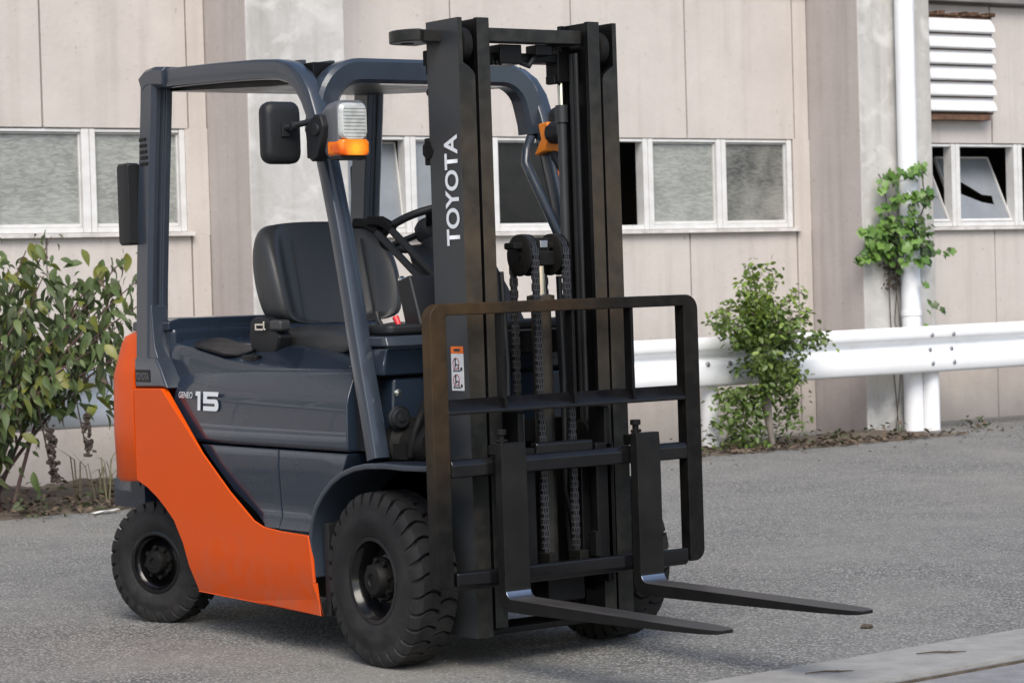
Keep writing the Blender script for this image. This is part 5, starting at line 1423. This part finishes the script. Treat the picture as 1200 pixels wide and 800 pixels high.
# vine on the down pipe and pillar
rnd = random.Random(21)
vine = empty("climbing_vine", bw(3.25, 1.0, 0.62))
tag(vine, "bright green climbing vine hanging on the white down pipe and pillar", "vine")
LV = [lobed_mesh("leaf_blade", M_LEAFV, 0.080), lobed_mesh("leaf_blade", M_LEAFV, 0.062), lobed_mesh("leaf_blade", M_LEAFVD, 0.062)]
cl = [(3.234, 1.97, 0.09, 0.06, 20, 0), (3.36, 1.99, 0.07, 0.04, 9, 0), (3.14, 1.93, 0.07, 0.05, 9, 0), (3.09, 1.88, 0.05, 0.02, 4, 0), (3.128, 1.751, 0.06, 0.03, 7, 0), (3.444, 1.82, 0.09, 0.05, 16, 0), (3.30, 1.78, 0.10, 0.03, 10, 2), (3.22, 1.69, 0.05, 0.03, 6, 0), (3.12, 1.62, 0.12, 0.06, 20, 0), (3.22, 1.55, 0.09, 0.08, 24, 2),
      (3.44, 1.60, 0.06, 0.07, 10, 2), (3.33, 1.48, 0.10, 0.07, 30, 2), (3.46, 1.44, 0.09, 0.06, 22, 2), (3.06, 1.50, 0.09, 0.06, 14, 0), (2.99, 1.42, 0.09, 0.05, 14, 0), (2.90, 1.37, 0.09, 0.04, 12, 0), (2.83, 1.36, 0.05, 0.02, 4, 0), (3.16, 1.42, 0.08, 0.07, 18, 0), (3.26, 1.34, 0.09, 0.04, 12, 0), (3.53, 1.38, 0.06, 0.04, 8, 2), (3.69, 1.40, 0.03, 0.03, 5, 2), (3.37, 1.17, 0.02, 0.02, 2, 0), (3.40, 1.06, 0.03, 0.03, 3, 2), (3.48, 2.05, 0.03, 0.01, 2, 0), (3.62, 0.97, 0.03, 0.02, 3, 2), (3.36, 0.98, 0.02, 0.01, 1, 0), (3.34, 0.86, 0.02, 0.02, 1, 0), (3.02, 1.56, 0.10, 0.05, 16, 0), (2.94, 1.46, 0.08, 0.05, 14, 0), (3.30, 1.60, 0.08, 0.10, 18, 2), (3.20, 1.80, 0.07, 0.06, 12, 0), (3.25, 1.57, 0.07, 0.06, 14, 3), (3.24, 1.46, 0.07, 0.05, 14, 3), (3.27, 1.84, 0.06, 0.04, 10, 3), (3.24, 1.99, 0.05, 0.03, 7, 3), (3.28, 1.64, 0.05, 0.05, 9, 3), (3.33, 1.50, 0.05, 0.05, 10, 3), (3.22, 1.36, 0.04, 0.04, 6, 3)]
for u, v, su, sv, n, k in cl:
    for _ in range(n):
        uu, vv = rnd.gauss(u, su*0.6), rnd.gauss(v, sv*0.6)
        if k == 3: uu -= 0.065
        w = 0.62 + (0.17 if 3.24 < uu < 3.44 or k == 3 else 0.03) + rnd.uniform(0, 0.05)
        p = bw(uu, vv, w)
        d = (N_*rnd.uniform(0.1, 0.5) + U_*rnd.uniform(-0.8, 0.8) + V_*rnd.uniform(-1, -0.2)).normalized()
        up_ = (N_*rnd.uniform(0.2, 1) + V_*rnd.uniform(0.2, 1.0) + U_*rnd.uniform(-0.8, 0.8)).normalized()
        zz_ = (up_ - d*up_.dot(d)).normalized(); yy_ = zz_.cross(d)
        s = rnd.uniform(0.6, 1.15)
        mt = Matrix(((d.x*s, yy_.x*s, zz_.x*s, p.x), (d.y*s, yy_.y*s, zz_.y*s, p.y), (d.z*s, yy_.z*s, zz_.z*s, p.z), (0, 0, 0, 1)))
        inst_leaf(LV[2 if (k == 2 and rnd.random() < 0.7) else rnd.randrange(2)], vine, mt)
m = MB()
def vstem(pts, r): m.tube([bw(*p) for p in pts], r, 6)
vstem([(3.24, 0.05, 0.62), (3.22, 0.5, 0.60), (3.20, 0.9, 0.60), (3.18, 1.3, 0.61), (3.20, 1.6, 0.62), (3.15, 1.9, 0.62), (3.10, 1.98, 0.62)], 0.004)
vstem([(3.20, 1.2, 0.62), (3.27, 1.5, 0.78), (3.42, 1.75, 0.76), (3.50, 2.05, 0.64)], 0.005)
vstem([(3.22, 1.45, 0.62), (3.0, 1.47, 0.63), (2.84, 1.36, 0.63)], 0.004)
vstem([(3.45, 1.45, 0.66), (3.58, 1.55, 0.5), (3.68, 1.42, 0.4), (3.72, 1.25, 0.3), (3.62, 0.97, 0.2)], 0.004)
vstem([(3.42, 1.42, 0.66), (3.55, 1.25, 0.5), (3.68, 1.05, 0.35), (3.85, 0.85, 0.1), (4.0, 0.72, 0.03)], 0.0035)
vstem([(3.47, 1.36, 0.64), (3.44, 1.1, 0.66), (3.40, 0.9, 0.63)], 0.0035)
vstem([(3.25, 1.3, 0.64), (3.24, 0.9, 0.60), (3.28, 0.5, 0.66), (3.45, 0.42, 0.68)], 0.0035)
vstem([(3.21, 1.3, 0.63), (3.26, 1.0, 0.62), (3.30, 0.7, 0.61), (3.22, 0.1, 0.61)], 0.003)
o = m.build("vine_stem", M_TWIG, vine); o.matrix_parent_inverse = Matrix.Translation(vine.location).inverted()
m = MB()   # matted dead growth behind the leaves
for _ in range(260):
    uu, vv = rnd.gauss(3.21, 0.045), rnd.uniform(1.13, 1.55)
    p = bw(uu, vv, 0.60+rnd.uniform(0, 0.04)); s = rnd.uniform(0.003, 0.009)
    m.box(-s, s, -s*0.3, s*0.3, -s*1.5, s*1.5, Matrix.Translation(p) @ Euler((rnd.random()*3, rnd.random()*3, rnd.random()*3)).to_matrix().to_4x4())
o = m.build("dead_growth", M_TWIG, vine, smooth=0); o.matrix_parent_inverse = Matrix.Translation(vine.location).inverted(); o["kind"] = "stuff"

# dry grass tuft
rnd = random.Random(3)
m = MB()
for _ in range(70):
    b = Vector((-6.0+rnd.gauss(0, 0.12), 1.54+rnd.gauss(0, 0.09), 0.06)); a = rnd.uniform(0, 2*PI); L = rnd.uniform(0.15, 0.42)
    e1 = b + Vector((math.cos(a)*L*0.15, math.sin(a)*L*0.15, L*0.7)); e2 = b + Vector((math.cos(a)*L*0.45, math.sin(a)*L*0.5, L*rnd.uniform(0.5, 1.0)))
    wv = Vector((-math.sin(a), math.cos(a), 0))*0.004
    m.loft([[b-wv, b+wv], [e1-wv, e1+wv], [e2-wv*0.2, e2+wv*0.2]], cap=False, closed=False)
tag(m.build("dry_grass", M_STRAW, None), kind='stuff')
# small weeds and seedlings by the post and pillar
m = MB()
mats2 = [M_LEAFD, M_DEADLEAF, M_TWIG]
wl = leaf_mesh("weed_leaf", M_LEAFD, 0.05, 0.022, 0.4, 0.4); bmw = bmesh.new()
for cx, cy, n, hh in ((-6.1, 6.75, 60, 0.14), (-6.0, 7.15, 60, 0.09), (-6.0, 7.5, 30, 0.12), (-6.15, 8.62, 26, 0.10), (-6.15, 6.05, 60, 0.22), (-6.0, 6.2, 40, 0.14), (-6.2, 7.9, 16, 0.1), (-5.8, 1.3, 30, 0.12), (-5.7, 0.9, 40, 0.2)):
    for _ in range(n):
        p = Vector((cx+rnd.gauss(0, 0.09), cy+rnd.gauss(0, 0.10), 0.06+rnd.random()**1.5*hh))
        join_leaves(bmw, wl, orient(p, (rnd.uniform(-1, 1), rnd.uniform(-1, 1), rnd.uniform(-0.4, 0.8)), rnd.uniform(-1, 1), rnd.uniform(0.5, 1.3)), 0 if rnd.random() < 0.62 else 1)
me = bpy.data.meshes.new("low_weeds"); bmw.to_mesh(me); bmw.free()
for mm in mats2: me.materials.append(mm)
tag(mesh_obj("low_weeds", me), kind='stuff')

# soil drift and litter along the foot of the wall
def soil(name, y0, y1, xf, wid, amp):
    bm = bmesh.new(); ny, nx = int((y1-y0)/0.03), 24; vs = []
    for j in range(ny+1):
        y = y0 + (y1-y0)*j/ny; row = []
        edge = 0.05*noise.noise((y*2.3, 1.7, 0)) + 0.03*noise.noise((y*9, 0.4, 0))
        fade = min(1, (y-y0)/0.3, (y1-y)/0.3)
        for i in range(nx+1):
            t = i/nx; x = xf + edge - wid*t
            z = gz(x) - 0.004 + fade*amp*(math.sin(min(1, t*1.6)*PI/2)*(0.6+0.5*noise.noise((x*3, y*3, 5))) + 0.35*t**0.5*noise.noise((x*17, y*17, 1)))
            if i == 0 or fade <= 0: z = gz(x)-0.006
            row.append(bm.verts.new((x, y, z)))
        vs.append(row)
    for j in range(ny):
        for i in range(nx):
            bm.faces.new((vs[j][i], vs[j][i+1], vs[j+1][i+1], vs[j+1][i]))
    me = bpy.data.meshes.new(name); bm.to_mesh(me); bm.free(); me.materials.append(M_SOIL)
    for p in me.polygons: p.use_smooth = True
    return tag(mesh_obj(name, me), kind='structure')
soil("soil_bank", -3.0, 2.6, -5.66, 1.4, 0.11)
soil("soil_drift", 5.2, 8.3, -5.72, 1.0, 0.028)
litter = bmesh.new()
dl = leaf_mesh("litter_leaf", M_DEADLEAF, 0.06, 0.032, 0.3, 0.7)
for _ in range(900):
    if rnd.random() < 0.55:
        y = rnd.uniform(-0.2, 2.5); x = -5.66 - abs(rnd.gauss(0, 0.22)); zz_ = gz(x) + 0.02 + 0.13*min(1, (-5.66-x)/0.5)
    else:
        y = rnd.gauss(6.9, 0.7); x = -5.72 - abs(rnd.gauss(0, 0.22)) + (0.1 if rnd.random() < .2 else 0); zz_ = gz(x) + 0.018
    join_leaves(litter, dl, orient((x, y, zz_), (rnd.uniform(-1, 1), rnd.uniform(-1, 1), rnd.uniform(-0.1, 0.3)), rnd.uniform(-0.8, 0.8), rnd.uniform(0.3, 1.1)), rnd.choice((0, 0, 1)))
for _ in range(60):
    y = rnd.uniform(0, 9); x = -5.6 + abs(rnd.gauss(0, 0.3))
    join_leaves(litter, dl, orient((x, y, gz(x)+0.008), (rnd.uniform(-1, 1), rnd.uniform(-1, 1), 0.05), 0, rnd.uniform(0.2, 0.5)), 1)
me = bpy.data.meshes.new("leaf_litter"); litter.to_mesh(me); litter.free(); me.materials.append(M_DEADLEAF); me.materials.append(M_DEADRED)
tag(mesh_obj("leaf_litter", me), kind='stuff')

# loose grit on the asphalt
peb = bmesh.new()
for _ in range(420):
    x, y = rnd.uniform(-6.2, 1.0), rnd.uniform(-2.0, 9.0); s = rnd.uniform(0.002, 0.006)
    r = bmesh.ops.create_icosphere(peb, subdivisions=1, radius=s, matrix=Matrix.Translation((x, y, gz(x)+s*0.4)) @ Matrix.Diagonal((1, rnd.uniform(.6, 1.2), rnd.uniform(.4, .8), 1)))
me = bpy.data.meshes.new("loose_grit"); peb.to_mesh(me); peb.free(); me.materials.append(M_SLAB)
tag(mesh_obj("loose_grit", me), kind='stuff')

# small things lying about
def twig(loc, ang, L, label):
    m = MB(); m.tube([(-L/2, 0, 0.004), (-L*0.1, L*0.03, 0.006), (L*0.2, -L*0.01, 0.004), (L/2, L*0.02, 0.003)], [0.0018, 0.0032, 0.003, 0.0012], 6)
    m.tube([(L*0.1, 0, 0.005), (L*0.2, L*0.07, 0.007)], [0.0018, 0.0008], 5)
    o = m.build("twig", M_TWIG, None); o.location = loc; o.rotation_euler = (0, 0, ang)
    tag(o, label, "twig", "twigs on the concrete strip")
twig((1.205, 0.90, 0.009), R(62), 0.17, "thin dark twig on the concrete strip, the one nearer the fork tips")
twig((1.235, 0.38, 0.009), R(66), 0.16, "thin dark twig on the concrete strip near the bottom edge of the picture")
m = MB()
for k in range(5):
    m.lathe([(0.0, -0.006), (0.008, -0.005), (0.010, 0.0), (0.005, 0.006), (0.0, 0.008)], 7, 'z', (0.007*k-0.014, 0.007*math.sin(k*2), 0.007+0.003*(k%2)))
o = m.build("dead_leaf_lump", M_TWIG, None); o.location = (0.551, 1.187, 0.0); o.rotation_euler = (0, 0, 0.9)
tag(o, "small dark lump on the asphalt beyond the fork tips", "clod")
m = MB(); m.loft([[(x, y, z + 0.004*math.sin(9*y)) for x, y in ((-0.03, t*0.075), (0.02, t*0.075+0.01))] for t, z in ((-1, 0.012), (-0.3, 0.02), (0.4, 0.016), (1, 0.022))], cap=False, closed=False)
o = m.build("paper_scrap", M_PAPER, None); o.location = (-5.56, 1.25, gz(-5.56)); md = o.modifiers.new("s", 'SOLIDIFY'); md.thickness = 0.002
tag(o, "white scrap lying at the edge of the soil under the bush", "scrap")
